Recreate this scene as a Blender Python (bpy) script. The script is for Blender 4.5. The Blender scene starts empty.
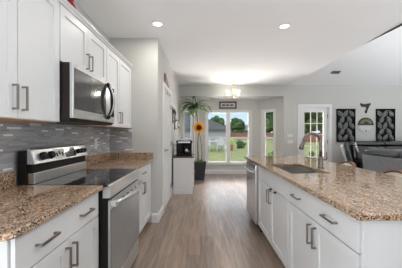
import bpy, bmesh, math, random
from mathutils import Vector, Matrix
random.seed(7)
S = bpy.context.scene
COL = S.collection
PI = math.pi

# ------------------------------------------------------------------ camera
cam = bpy.data.cameras.new('camera')
cam.sensor_width = 36.0
cam.lens = 231.7 / 402 * 36.0
cam.clip_start = 0.05
cam.clip_end = 300
camo = bpy.data.objects.new('camera', cam)
COL.objects.link(camo)
camo.location = (0, 0, 1.27)
camo.rotation_euler = (PI / 2, 0, 0)
S.camera = camo

# ------------------------------------------------------------------ world, sun, lights, exposure
W = bpy.data.worlds.new('world')
S.world = W
W.use_nodes = True
nt = W.node_tree
nt.nodes.clear()
tc = nt.nodes.new('ShaderNodeTexCoord')
sx = nt.nodes.new('ShaderNodeSeparateXYZ')
rp = nt.nodes.new('ShaderNodeValToRGB')
rp.color_ramp.elements[0].position = 0.0
rp.color_ramp.elements[0].color = (0.68, 0.75, 0.80, 1)
rp.color_ramp.elements[1].position = 0.11
rp.color_ramp.elements[1].color = (0.46, 0.68, 0.85, 1)
rp.color_ramp.elements.new(.4).color = (0.66, 0.74, 0.86, 1)
bg = nt.nodes.new('ShaderNodeBackground')
bg.inputs['Strength'].default_value = 1.0
wo = nt.nodes.new('ShaderNodeOutputWorld')
mr = nt.nodes.new('ShaderNodeMapRange')
mr.inputs['From Min'].default_value = .14
mr.inputs['From Max'].default_value = .5
mr.inputs['To Min'].default_value = 1.0
mr.inputs['To Max'].default_value = 2.2
nt.links.new(sx.outputs['Z'], mr.inputs['Value'])
nt.links.new(mr.outputs[0], bg.inputs['Strength'])
nt.links.new(tc.outputs['Generated'], sx.inputs[0])
nt.links.new(sx.outputs['Z'], rp.inputs[0])
nt.links.new(rp.outputs[0], bg.inputs[0])
nt.links.new(bg.outputs[0], wo.inputs[0])

def lamp(name, kind, loc, rot, energy, color=(1, 1, 1), **kw):
    l = bpy.data.lights.new(name, kind)
    l.energy = energy
    l.color = color
    for k, v in kw.items():
        setattr(l, k, v)
    o = bpy.data.objects.new(name, l)
    COL.objects.link(o)
    o.location = loc
    o.rotation_euler = rot
    return o

FILLZ = 2.638
lamp('sun', 'SUN', (0, -5, 20), (math.radians(42), 0, math.radians(-18)), 1.1, (1, .96, .88), angle=0.02)
# added fill lamp before the living room's outer wall, which has no window
lamp('living_side_fill', 'AREA', (7.4, 2.6, 1.5), (PI / 2, 0, PI / 2), 37.26, (.90, .96, 1.02), shape='RECTANGLE', size=4.5, size_y=2.0)
# added lamp outside above the bay, boosting the daylight through its windows
lamp('bay_high_fill', 'AREA', (.86, 8.6, 3.4), (-.74, 0, 0), 330.0, (1.0, 0.97, 0.95), shape='RECTANGLE', size=3.6, size_y=1.6, spread=math.radians(80))
# added lamp hidden below the sill, brightening the ceiling through the bay windows
lamp('bay_low_fill', 'AREA', (.86, 8.4, -.10), (PI, 0, 0), 712.8, (1.0, 0.97, 0.95), shape='RECTANGLE', size=3.4, size_y=1.5)
lamp('camera_fill', 'POINT', (0.1, -0.4, 1.75), (0, 0, 0), 18.98, (.90, .96, 1.02), shadow_soft_size=.45)  # soft point lamp added behind the camera as fill
# added fill lamps aimed upwards, out of view near the camera and living room
lamp('fill_kitchen', 'AREA', (-1.13, -.65, 0.6), Vector((.55, .1, .8)).to_track_quat('-Z', 'Y').to_euler(), 66.0, (.90, .96, 1.02), shape='RECTANGLE', size=.3, size_y=1.3)
lamp('fill_middle', 'AREA', (2.7, 0.5, 0.8), (PI, 0, 0), 20.41, (.90, .96, 1.02), shape='RECTANGLE', size=1.2, size_y=2.2)
lamp('fill_living', 'AREA', (5.7, 2.8, 0.8), (PI, 0, 0), 87.98, (.90, .96, 1.02), shape='RECTANGLE', size=2.0, size_y=2.6)
# added fill lamps at ceiling height just above the frame, with no fixtures
lamp('aisle_fill', 'AREA', (.02, 1.2, FILLZ), (0, 0, 0), 3.2, (.95, .96, .95), shape='DISK', size=.1)
lamp('aisle_fill', 'AREA', (1.067, 1.2, FILLZ), (0, 0, 0), 9.0, (.95, .96, .95), shape='DISK', size=.1)

S.view_settings.view_transform = 'Standard'
S.view_settings.look = 'None'
S.view_settings.gamma = 1.0
S.view_settings.exposure = 0.28
S.view_settings.use_curve_mapping = False

# ------------------------------------------------------------------ materials
def new_mat(name):
    m = bpy.data.materials.new(name)
    m.use_nodes = True
    n = m.node_tree
    b = n.nodes['Principled BSDF']
    return m, n, b

def plain(name, col, rough=.5, metal=0., spec=.5, var=.03, scale=6., bump=0., emit=None, es=0., coat=0.):
    """a procedural paint: base colour with slight noise variation"""
    m, n, b = new_mat(name)
    t = n.nodes.new('ShaderNodeTexCoord')
    z = n.nodes.new('ShaderNodeTexNoise')
    z.inputs['Scale'].default_value = scale
    z.inputs['Detail'].default_value = 3
    n.links.new(t.outputs['Object'], z.inputs['Vector'])
    r = n.nodes.new('ShaderNodeValToRGB')
    r.color_ramp.elements[0].position = .3
    r.color_ramp.elements[1].position = .7
    r.color_ramp.elements[0].color = tuple(max(0, c * (1 - var)) for c in col) + (1,)
    r.color_ramp.elements[1].color = tuple(min(1, c * (1 + var)) for c in col) + (1,)
    n.links.new(z.outputs['Fac'], r.inputs[0])
    n.links.new(r.outputs[0], b.inputs['Base Color'])
    b.inputs['Roughness'].default_value = rough
    b.inputs['Metallic'].default_value = metal
    b.inputs['Specular IOR Level'].default_value = spec
    if coat:
        b.inputs['Coat Weight'].default_value = coat
        b.inputs['Coat Roughness'].default_value = .05
    if bump:
        bp = n.nodes.new('ShaderNodeBump')
        bp.inputs['Strength'].default_value = bump
        bp.inputs['Distance'].default_value = .01
        n.links.new(z.outputs['Fac'], bp.inputs['Height'])
        n.links.new(bp.outputs[0], b.inputs['Normal'])
    if emit:
        b.inputs['Emission Color'].default_value = emit + (1,)
        b.inputs['Emission Strength'].default_value = es
    return m

def ramp(n, stops, interp='LINEAR'):
    r = n.nodes.new('ShaderNodeValToRGB')
    r.color_ramp.interpolation = interp
    e = r.color_ramp.elements
    while len(e) < len(stops):
        e.new(.5)
    for k, (p, c) in enumerate(stops):
        e[k].position = p
        e[k].color = tuple(c) + (1,)
    return r

def granite():
    m, n, b = new_mat('granite')
    t = n.nodes.new('ShaderNodeTexCoord')
    wz = n.nodes.new('ShaderNodeTexNoise')
    wz.inputs['Scale'].default_value = 45
    wz.inputs['Detail'].default_value = 3
    n.links.new(t.outputs['Object'], wz.inputs['Vector'])
    ad = n.nodes.new('ShaderNodeMixRGB')
    ad.blend_type = 'ADD'
    ad.inputs[0].default_value = .03
    n.links.new(t.outputs['Object'], ad.inputs[1])
    n.links.new(wz.outputs['Color'], ad.inputs[2])
    v = n.nodes.new('ShaderNodeTexVoronoi')
    v.inputs['Scale'].default_value = 175
    n.links.new(ad.outputs[0], v.inputs['Vector'])
    sp = n.nodes.new('ShaderNodeSeparateColor')
    n.links.new(v.outputs['Color'], sp.inputs[0])
    # crystals: black, rust, tan, cream, grey
    r1 = ramp(n, [(0, (.030, .024, .020)), (.12, (.14, .08, .05)), (.26, (.42, .27, .165)), (.42, (.56, .39, .26)), (.58, (.64, .50, .375)), (.72, (.29, .225, .18)), (.86, (.66, .59, .51))], 'CONSTANT')
    n.links.new(sp.outputs[0], r1.inputs[0])
    # broad drifting veins, stretched along the slab
    mp = n.nodes.new('ShaderNodeMapping')
    mp.inputs['Rotation'].default_value = (0, 0, .6)
    mp.inputs['Scale'].default_value = (16, 5, 10)
    n.links.new(t.outputs['Object'], mp.inputs['Vector'])
    z = n.nodes.new('ShaderNodeTexNoise')
    z.inputs['Scale'].default_value = 1.0
    z.inputs['Detail'].default_value = 5
    z.inputs['Roughness'].default_value = .65
    n.links.new(mp.outputs[0], z.inputs['Vector'])
    r2 = ramp(n, [(.34, (.66, .62, .60)), (.5, (1.0, .90, .78)), (.64, (.62, .45, .33))])
    n.links.new(z.outputs['Fac'], r2.inputs[0])
    mx = n.nodes.new('ShaderNodeMixRGB')
    mx.blend_type = 'MULTIPLY'
    mx.inputs[0].default_value = .85
    n.links.new(r1.outputs[0], mx.inputs[1])
    n.links.new(r2.outputs[0], mx.inputs[2])
    n.links.new(mx.outputs[0], b.inputs['Base Color'])
    b.inputs['Roughness'].default_value = .10
    b.inputs['Specular IOR Level'].default_value = .6
    return m

def planks():
    m, n, b = new_mat('wood_planks')
    t = n.nodes.new('ShaderNodeTexCoord')
    mp = n.nodes.new('ShaderNodeMapping')
    mp.inputs['Rotation'].default_value = (0, 0, PI / 2)
    n.links.new(t.outputs['Object'], mp.inputs['Vector'])
    br = n.nodes.new('ShaderNodeTexBrick')
    br.offset = .37
    br.inputs['Scale'].default_value = 1
    br.inputs['Brick Width'].default_value = 1.22
    br.inputs['Row Height'].default_value = .15
    br.inputs['Mortar Size'].default_value = .0015
    br.inputs['Color1'].default_value = (0, 0, 0, 1)
    br.inputs['Color2'].default_value = (1, 1, 1, 1)
    br.inputs['Mortar'].default_value = (0.1, 0.1, 0.1, 1)
    n.links.new(mp.outputs[0], br.inputs['Vector'])
    mp2 = n.nodes.new('ShaderNodeMapping')
    mp2.inputs['Scale'].default_value = (16, 1.3, 1)
    n.links.new(t.outputs['Object'], mp2.inputs['Vector'])
    z = n.nodes.new('ShaderNodeTexNoise')
    z.inputs['Scale'].default_value = 1.6
    z.inputs['Detail'].default_value = 6
    z.inputs['Roughness'].default_value = .6
    z.inputs['Distortion'].default_value = .8
    n.links.new(mp2.outputs[0], z.inputs['Vector'])
    r1 = ramp(n, [(.25, (.155, .106, .080)), (.5, (.285, .208, .164)), (.78, (.43, .33, .27))])
    n.links.new(z.outputs['Fac'], r1.inputs[0])
    r2 = ramp(n, [(0, (.78, .78, .78)), (1, (1.12, 1.08, 1.04))])
    n.links.new(br.outputs['Color'], r2.inputs[0])
    mx = n.nodes.new('ShaderNodeMixRGB')
    mx.blend_type = 'MULTIPLY'
    mx.inputs[0].default_value = 1
    n.links.new(r1.outputs[0], mx.inputs[1])
    n.links.new(r2.outputs[0], mx.inputs[2])
    n.links.new(mx.outputs[0], b.inputs['Base Color'])
    b.inputs['Roughness'].default_value = .34
    b.inputs['Specular IOR Level'].default_value = .6
    b.inputs['Coat Weight'].default_value = .35
    b.inputs['Coat Roughness'].default_value = .22
    bp = n.nodes.new('ShaderNodeBump')
    bp.inputs['Strength'].default_value = .12
    bp.inputs['Distance'].default_value = .003
    n.links.new(z.outputs['Fac'], bp.inputs['Height'])
    n.links.new(bp.outputs[0], b.inputs['Normal'])
    return m

def mosaic(axis):
    """linear glass mosaic: long thin grey tiles with scattered white ones"""
    m, n, b = new_mat('mosaic_tile')
    t = n.nodes.new('ShaderNodeTexCoord')
    s = n.nodes.new('ShaderNodeSeparateXYZ')
    n.links.new(t.outputs['Object'], s.inputs[0])
    c = n.nodes.new('ShaderNodeCombineXYZ')
    n.links.new(s.outputs[axis], c.inputs[0])
    n.links.new(s.outputs['Z'], c.inputs[1])
    br = n.nodes.new('ShaderNodeTexBrick')
    br.offset = .41
    br.offset_frequency = 3
    br.squash = .62
    br.squash_frequency = 2
    br.inputs['Scale'].default_value = 1
    br.inputs['Brick Width'].default_value = .13
    br.inputs['Row Height'].default_value = .0165
    br.inputs['Mortar Size'].default_value = .0011
    br.inputs['Color1'].default_value = (0, 0, 0, 1)
    br.inputs['Color2'].default_value = (1, 1, 1, 1)
    br.inputs['Mortar'].default_value = (.45, .45, .45, 1)
    n.links.new(c.outputs[0], br.inputs['Vector'])
    r = ramp(n, [(0, (.36, .366, .382)), (.22, (.50, .506, .52)), (.42, (.42, .425, .435)), (.62, (.54, .538, .542)), (.78, (.45, .443, .44)), (.92, (.95, .95, .97))], 'CONSTANT')
    n.links.new(br.outputs['Color'], r.inputs[0])
    n.links.new(r.outputs[0], b.inputs['Base Color'])
    b.inputs['Roughness'].default_value = .22
    b.inputs['Specular IOR Level'].default_value = .5
    return m

def glass(name, tint=(1, 1, 1), refl=.07):
    m, n, b = new_mat(name)
    n.nodes.remove(b)
    o = n.nodes['Material Output']
    tr = n.nodes.new('ShaderNodeBsdfTransparent')
    tr.inputs[0].default_value = tint + (1,)
    gl = n.nodes.new('ShaderNodeBsdfGlossy')
    gl.inputs['Roughness'].default_value = .02
    fr = n.nodes.new('ShaderNodeFresnel')
    fr.inputs[0].default_value = 1.3
    mx = n.nodes.new('ShaderNodeMixShader')
    n.links.new(fr.outputs[0], mx.inputs[0])
    n.links.new(tr.outputs[0], mx.inputs[1])
    n.links.new(gl.outputs[0], mx.inputs[2])
    n.links.new(mx.outputs[0], o.inputs[0])
    return m

def grassy(name, c1, c2, scale, rough=.9):
    m, n, b = new_mat(name)
    t = n.nodes.new('ShaderNodeTexCoord')
    z = n.nodes.new('ShaderNodeTexNoise')
    z.inputs['Scale'].default_value = scale
    z.inputs['Detail'].default_value = 6
    z.inputs['Roughness'].default_value = .7
    n.links.new(t.outputs['Object'], z.inputs['Vector'])
    r = ramp(n, [(.35, c1), (.65, c2)])
    n.links.new(z.outputs['Fac'], r.inputs[0])
    n.links.new(r.outputs[0], b.inputs['Base Color'])
    b.inputs['Roughness'].default_value = rough
    b.inputs['Specular IOR Level'].default_value = .2
    return m

def brushed(name, col, rough=.3, stretch=(1, 1, 60)):
    m, n, b = new_mat(name)
    t = n.nodes.new('ShaderNodeTexCoord')
    mp = n.nodes.new('ShaderNodeMapping')
    mp.inputs['Scale'].default_value = stretch
    n.links.new(t.outputs['Object'], mp.inputs[0])
    z = n.nodes.new('ShaderNodeTexNoise')
    z.inputs['Scale'].default_value = 6
    z.inputs['Detail'].default_value = 3
    n.links.new(mp.outputs[0], z.inputs['Vector'])
    r = ramp(n, [(.3, tuple(c * .93 for c in col)), (.7, tuple(min(1, c * 1.05) for c in col))])
    n.links.new(z.outputs['Fac'], r.inputs[0])
    n.links.new(r.outputs[0], b.inputs['Base Color'])
    b.inputs['Metallic'].default_value = 1
    b.inputs['Roughness'].default_value = rough
    return m

M = {}
M['wall'] = plain('wall_paint', (.61, .607, .575), .75, spec=.3, var=.01, scale=3)
M['ceil'] = plain('ceiling_paint', (.90, .897, .897), .85, spec=.2, var=.008, scale=2)
M['trim'] = plain('trim_paint', (.84, .84, .835), .4, var=.01)
M['cab'] = plain('cabinet_paint', (.75, .75, .75), .38, var=.01, spec=.45)
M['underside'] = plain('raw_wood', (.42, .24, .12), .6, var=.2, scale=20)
M['granite'] = granite()
M['floor'] = planks()
M['tile_y'] = mosaic('Y')
M['tile_x'] = mosaic('X')
M['steel'] = brushed('stainless_steel', (.72, .72, .72), .28)
M['steel_d'] = brushed('dark_stainless', (.34, .34, .35), .24)
M['sinksteel'] = brushed('sink_steel', (.36, .35, .33), .3, (1, 60, 1))
M['nickel'] = brushed('pull_nickel', (.30, .27, .235), .32)
M['faucet'] = brushed('faucet_bronze', (.22, .185, .16), .28)
M['black'] = plain('black_enamel', (.010, .009, .0085), .45, var=.1, spec=.25)
M['brownblack'] = plain('dark_casing', (.018, .012, .010), .45, var=.1, spec=.3)
M['blackglass'] = plain('black_glass', (.012, .012, .013), .06, var=.05, spec=.6)
M['ovenglass'] = plain('oven_glass', (.20, .196, .188), .10, var=.05, spec=.8)
M['mwglass'] = plain('microwave_glass', (.06, .06, .06), .07, var=.05, spec=.8)
M['panelface'] = plain('display_face', (.62, .64, .56), .35, var=.05)
M['white'] = plain('white_plastic', (.80, .80, .79), .4, var=.01)
M['glass'] = glass('window_glass')
M['brass'] = brushed('warm_brass', (.62, .50, .30), .28)
M['shade'] = plain('lit_shade', (.9, .86, .72), .4, emit=(1.0, .88, .60), es=.45)
def frosted(m, f):
    n = m.node_tree
    b, o = n.nodes['Principled BSDF'], n.nodes['Material Output']
    t = n.nodes.new('ShaderNodeBsdfTransparent')
    x = n.nodes.new('ShaderNodeMixShader')
    x.inputs[0].default_value = f
    n.links.new(b.outputs[0], x.inputs[1])
    n.links.new(t.outputs[0], x.inputs[2])
    n.links.new(x.outputs[0], o.inputs[0])
frosted(M['shade'], .4)
M['can'] = plain('lit_diffuser', (.9, .9, .9), .5, emit=(1, .97, .88), es=2.2)
M['bronze'] = plain('dark_bronze', (.045, .038, .034), .45, metal=.3)
M['topwood'] = plain('dark_wood_top', (.075, .038, .026), .4, var=.25, scale=25)
M['redwood'] = plain('reddish_wood', (.20, .065, .040), .35, var=.2, scale=18)
M['cream'] = plain('cream_fabric', (.76, .70, .62), .85, var=.04, scale=60, bump=.1)
M['leather'] = plain('grey_leather', (.23, .236, .26), .34, var=.12, scale=22, bump=.04, spec=.7)
M['leather_d'] = plain('dark_leather', (.034, .034, .037), .27, var=.12, scale=22, bump=.04, spec=.7)
M['leather_h'] = plain('polished_leather', (.075, .077, .086), .2, var=.1, scale=22, spec=.8)
M['leather_lit'] = plain('lit_leather', (.62, .62, .62), .35, var=.05, scale=22)  # pale tone painting light caught by the dark leather
M['pot'] = plain('charcoal_pot', (.035, .037, .042), .5, var=.1)
M['soil'] = plain('soil', (.05, .035, .025), .95, var=.4, scale=80)
M['leaf'] = grassy('leaf_green', (.075, .15, .065), (.26, .38, .19), 9, .35)
def leafy(m, f):
    n = m.node_tree
    b, o = n.nodes['Principled BSDF'], n.nodes['Material Output']
    t = n.nodes.new('ShaderNodeBsdfTranslucent')
    x = n.nodes.new('ShaderNodeMixShader')
    x.inputs[0].default_value = f
    n.links.new(b.inputs['Base Color'].links[0].from_socket, t.inputs[0])
    n.links.new(b.outputs[0], x.inputs[1])
    n.links.new(t.outputs[0], x.inputs[2])
    n.links.new(x.outputs[0], o.inputs[0])
leafy(M['leaf'], .4)
M['leaf_y'] = grassy('leaf_lime', (.16, .30, .05), (.38, .50, .12), 12, .5)
M['stem'] = plain('stem_brown', (.10, .085, .045), .7, var=.3, scale=40)
M['petal'] = grassy('petal_orange', (.85, .30, .01), (1.0, .52, .03), 30, .6)
leafy(M['petal'], .35)
M['seed'] = plain('seed_brown', (.030, .014, .008), .9, var=.5, scale=200)
M['artbase'] = plain('art_black', (.006, .006, .006), .8, var=.1, spec=.2)
M['artleaf'] = plain('art_pewter', (.17, .17, .17), .42, metal=.4, var=.5, scale=14)
def veined(m):
    n = m.node_tree
    b = n.nodes['Principled BSDF']
    t = n.nodes.new('ShaderNodeTexCoord')
    w = n.nodes.new('ShaderNodeTexWave')
    w.inputs['Scale'].default_value = 16
    w.inputs['Distortion'].default_value = 2.5
    w.bands_direction = 'DIAGONAL'
    n.links.new(t.outputs['Object'], w.inputs['Vector'])
    r = ramp(n, [(.25, (.075, .075, .075)), (.8, (.27, .27, .265))])
    n.links.new(w.outputs['Fac'], r.inputs[0])
    n.links.new(r.outputs[0], b.inputs['Base Color'])
veined(M['artleaf'])
M['olive'] = plain('olive_painted_wood', (.070, .068, .040), .7, var=.35, scale=30)
M['olive_l'] = plain('pale_sage_relief', (.26, .26, .16), .7, var=.3, scale=60)
M['ribbon'] = plain('dark_ribbon', (.030, .030, .024), .7, var=.3, scale=30)
M['signwhite'] = plain('white_washed_wood', (.66, .65, .66), .7, var=.06, scale=30)
M['plaque'] = plain('reddish_plaque', (.20, .10, .08), .6, var=.35, scale=25)
M['plaque_l'] = plain('plaque_letters', (.55, .45, .40), .6)
M['mat_paper'] = plain('pale_print', (.55, .53, .50), .7, var=.12, scale=14)
M['frame_d'] = plain('dark_wood_frame', (.060, .048, .042), .5, var=.2, scale=30)
M['red'] = plain('red_ceramic', (.40, .015, .04), .3, var=.1)
M['lawn'] = grassy('lawn_grass', (.15, .16, .06), (.235, .24, .10), 2.0)
M['tree1'] = grassy('tree_leaf_dark', (.018, .045, .018), (.08, .14, .05), 2.2)
M['tree2'] = grassy('tree_leaf_light', (.045, .075, .025), (.20, .24, .09), 2.5)
M['bark'] = plain('bark', (.12, .09, .07), .9, var=.3, scale=8)
M['fence'] = plain('fence_wood', (.27, .13, .085), .85, var=.3, scale=5)
M['shingle'] = plain('grey_shingles', (.12, .125, .135), .9, var=.12, scale=9)
M['siding'] = plain('pale_siding', (.30, .31, .33), .8, var=.05, scale=5)
M['patio'] = plain('patio_concrete', (.50, .47, .43), .9, var=.08, scale=4)
M['furn'] = plain('pale_patio_furniture', (.40, .42, .44), .5, var=.05)
M['furn_d'] = plain('grey_patio_mesh', (.16, .165, .17), .6, var=.1)
M['terra'] = plain('terracotta', (.30, .13, .08), .8, var=.1)

# ------------------------------------------------------------------ mesh helper
WO = {}
def world_of(p):
    return WO.get(p.name, Vector((0, 0, 0))) if p else Vector((0, 0, 0))

class MB:
    def __init__(s):
        s.v, s.f = [], []
    def add(s, vs, fs):
        b = len(s.v)
        s.v += [Vector(x) for x in vs]
        s.f += [tuple(b + i for i in f) for f in fs]
        return s
    def box(s, x0, x1, y0, y1, z0, z1):
        return s.add([(x0, y0, z0), (x1, y0, z0), (x1, y1, z0), (x0, y1, z0), (x0, y0, z1), (x1, y0, z1), (x1, y1, z1), (x0, y1, z1)],
                     [(0, 3, 2, 1), (4, 5, 6, 7), (0, 1, 5, 4), (1, 2, 6, 5), (2, 3, 7, 6), (3, 0, 4, 7)])
    def prism(s, poly, axis, a, b):
        """polygon of (p,q) pairs in the plane normal to axis, extruded from a to b"""
        n = len(poly)
        def P(p, q, w):
            return {'x': (w, p, q), 'y': (p, w, q), 'z': (p, q, w)}[axis]
        vs = [P(p, q, a) for p, q in poly] + [P(p, q, b) for p, q in poly]
        fs = [tuple(range(n)), tuple(range(2 * n - 1, n - 1, -1))] + [(i, i + n, (i + 1) % n + n, (i + 1) % n) for i in range(n)]
        return s.add(vs, fs)
    def tube(s, pts, r, n=10, cap=True):
        pts = [Vector(p) for p in pts]
        rs = r if isinstance(r, (list, tuple)) else [r] * len(pts)
        b = len(s.v)
        up = None
        for i, p in enumerate(pts):
            d = (pts[min(i + 1, len(pts) - 1)] - pts[max(i - 1, 0)]).normalized()
            if up is None:
                up = Vector((0, 0, 1)) if abs(d.z) < .9 else Vector((1, 0, 0))
            u = d.cross(up).normalized()
            w = u.cross(d).normalized()
            up = w
            for k in range(n):
                a = 2 * PI * k / n
                s.v.append(p + (u * math.cos(a) + w * math.sin(a)) * rs[i])
        for i in range(len(pts) - 1):
            for k in range(n):
                s.f.append((b + i * n + k, b + i * n + (k + 1) % n, b + (i + 1) * n + (k + 1) % n, b + (i + 1) * n + k))
        if cap:
            s.f.append(tuple(b + k for k in range(n - 1, -1, -1)))
            s.f.append(tuple(b + (len(pts) - 1) * n + k for k in range(n)))
        return s
    def lathe(s, prof, c=(0, 0, 0), axis='z', n=24, ring=False):
        """prof: list of (radius, height)"""
        b = len(s.v)
        c = Vector(c)
        for r, h in prof:
            for k in range(n):
                a = 2 * PI * k / n
                p, q = r * math.cos(a), r * math.sin(a)
                s.v.append(c + Vector({'z': (p, q, h), 'x': (h, p, q), 'y': (p, h, q)}[axis]))
        for i in range(len(prof) - 1):
            for k in range(n):
                s.f.append((b + i * n + k, b + i * n + (k + 1) % n, b + (i + 1) * n + (k + 1) % n, b + (i + 1) * n + k))
        if ring:
            e = b + (len(prof) - 1) * n
            for k in range(n):
                s.f.append((e + k, e + (k + 1) % n, b + (k + 1) % n, b + k))
            return s
        s.f.append(tuple(b + k for k in range(n)))
        s.f.append(tuple(b + (len(prof) - 1) * n + k for k in range(n - 1, -1, -1)))
        return s
    def build(s, name, mat, parent=None, bevel=0., seg=2, smooth=False, xf=None, subsurf=0):
        me = bpy.data.meshes.new(name)
        off = world_of(parent)
        vs = [(xf @ v) if xf else v for v in s.v]
        me.from_pydata([v - off for v in vs], [], s.f)
        bm = bmesh.new()
        bm.from_mesh(me)
        bmesh.ops.recalc_face_normals(bm, faces=bm.faces)
        bm.to_mesh(me)
        bm.free()
        me.materials.append(mat)
        o = bpy.data.objects.new(name, me)
        COL.objects.link(o)
        if smooth:
            for p in me.polygons:
                p.use_smooth = True
        if bevel:
            bv = o.modifiers.new('bevel', 'BEVEL')
            bv.width = bevel
            bv.segments = seg
            bv.limit_method = 'ANGLE'
        if subsurf:
            ss = o.modifiers.new('subsurf', 'SUBSURF')
            ss.levels = ss.render_levels = subsurf
        if parent:
            o.parent = parent
            WO[o.name] = off
        return o

def thing(name, label, cat, loc, group=None, rz=0):
    o = bpy.data.objects.new(name, None)
    o.empty_display_size = .1
    COL.objects.link(o)
    o.location = loc
    o.rotation_euler = (0, 0, rz)
    o['label'] = label
    o['category'] = cat
    if group:
        o['group'] = group
    WO[o.name] = Vector(loc)
    return o

def tag(o, label, cat, group=None):
    o['label'] = label
    o['category'] = cat
    if group:
        o['group'] = group
    return o

def struct(o):
    o['kind'] = 'structure'
    return o

def dup(root, loc=None, rz=None, label=None):
    r = root.copy()
    COL.objects.link(r)
    if loc is not None:
        r.location = loc
    if rz is not None:
        r.rotation_euler = (0, 0, rz)
    if label:
        r['label'] = label
    for ch in list(root.children):
        c = ch.copy()
        COL.objects.link(c)
        c.parent = r
        for g in list(ch.children):
            d = g.copy()
            COL.objects.link(d)
            d.parent = c
    return r

# ------------------------------------------------------------------ room shell
CZ = 2.65          # kitchen ceiling
WX = -1.318        # kitchen side wall
RY = 3.33          # wall that ends the counter run
PX = -.62          # pantry wall
BY = 6.62          # far wall
VX = 2.51          # where the flat kitchen ceiling ends
LX = 7.6           # living room's outer wall
NY = 7.36          # bay's far wall
NZ = 2.35
BL, BR = -.62, 2.37   # bay opening
NL, NR = -.07, 1.79

def wall(name, p0, p1, th, z0, z1, holes=(), mat=None):
    """a wall whose room face runs p0->p1; th is measured to the side away from the room (left of p0->p1)"""
    p0, p1 = Vector(p0), Vector(p1)
    L = (p1 - p0).length
    d = (p1 - p0) / L
    nrm = Vector((-d.y, d.x))
    us = sorted({0, L} | {h[0] for h in holes} | {h[1] for h in holes})
    zs = sorted({z0, z1} | {h[2] for h in holes} | {h[3] for h in holes})
    def solid(i, j):
        if i < 0 or j < 0 or i >= len(us) - 1 or j >= len(zs) - 1:
            return False
        u, z = (us[i] + us[i + 1]) / 2, (zs[j] + zs[j + 1]) / 2
        return not any(h[0] < u < h[1] and h[2] < z < h[3] for h in holes)
    mb = MB()
    idx = {}
    def V(i, j, k):
        if (i, j, k) not in idx:
            q = p0 + d * us[i] + nrm * (th * k)
            idx[(i, j, k)] = len(mb.v)
            mb.v.append(Vector((q.x, q.y, zs[j])))
        return idx[(i, j, k)]
    for i in range(len(us) - 1):
        for j in range(len(zs) - 1):
            if not solid(i, j):
                continue
            mb.f.append((V(i, j, 0), V(i + 1, j, 0), V(i + 1, j + 1, 0), V(i, j + 1, 0)))
            mb.f.append((V(i, j, 1), V(i, j + 1, 1), V(i + 1, j + 1, 1), V(i + 1, j, 1)))
            if not solid(i - 1, j):
                mb.f.append((V(i, j, 0), V(i, j + 1, 0), V(i, j + 1, 1), V(i, j, 1)))
            if not solid(i + 1, j):
                mb.f.append((V(i + 1, j, 0), V(i + 1, j, 1), V(i + 1, j + 1, 1), V(i + 1, j + 1, 0)))
            if not solid(i, j - 1):
                mb.f.append((V(i, j, 0), V(i, j, 1), V(i + 1, j, 1), V(i + 1, j, 0)))
            if not solid(i, j + 1):
                mb.f.append((V(i, j + 1, 0), V(i + 1, j + 1, 0), V(i + 1, j + 1, 1), V(i, j + 1, 1)))
    return struct(mb.build(name, mat or M['wall']))

struct(MB().box(-1.5, LX + .2, -3.5, NY + .15, -.1, 0).build('floor', M['floor']))
struct(MB().box(WX - .12, VX, -3.4, BY + .12, CZ, CZ + .12).build('ceiling', M['ceil']))
# vaulted living room ceiling: eave at the far wall, rising towards the camera
SL = .35
RIDGE = 2.0
zr = CZ + SL * (BY - RIDGE)
zb = zr - SL * (RIDGE + 3.4)
struct(MB().prism([(BY + .12, CZ - SL * .12), (RIDGE, zr), (-3.4, zb), (-3.4, zb + .12), (RIDGE, zr + .12), (BY + .12, CZ + .12)], 'x', VX, LX + .1).build('ceiling_vault', M['ceil']))
struct(MB().prism([(BY, CZ + .12), (RIDGE, zr), (-3.3, zb), (-3.3, CZ + .12)], 'x', VX - .1, VX - .002).build('wall_gable', M['wall']))
wall('wall_left', (WX, -3.3), (WX, RY), .12, 0, CZ)
wall('wall_return', (WX, RY), (PX, RY), .12, 0, CZ)
wall('wall_pantry', (PX, RY + .12), (PX, BY), .12, 0, CZ)
DX0, DX1 = 2.86, 3.63        # patio door leaf
wall('wall_back', (PX - .12, BY), (LX, BY), .12, 0, CZ, [(BL - PX + .12, BR - PX + .12, 0, NZ), (DX0 - .02 - PX + .12, DX1 + .02 - PX + .12, 0, 2.04)])
wall('wall_right', (LX, BY), (LX, -3.3), .12, 0, zr)
wall('wall_rear', (LX, -3.3), (WX, -3.3), .12, 0, zr)
# bay
WZ0, WZ1 = .33, 1.99
W1 = (.165, 1.575)
wall('wall_bay', (NL, NY), (NR, NY), .12, 0, NZ, [(W1[0] - NL, W1[1] - NL, WZ0, WZ1)])
LB = math.hypot(NL - BL, NY - BY)
LR = math.hypot(BR - NR, NY - BY)
wall('wall_bay_left', (BL, BY + .12), (NL, NY), .10, 0, NZ, [(.16, .60, WZ0, WZ1)])
wall('wall_bay_right', (NR, NY), (BR, BY + .12), .10, 0, NZ, [(.19, .60, WZ0, WZ1)])
struct(MB().prism([(BL, BY + .12), (BR, BY + .12), (NR, NY), (NL, NY)], 'z', NZ, NZ + .1).build('ceiling_bay', M['ceil']))

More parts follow.
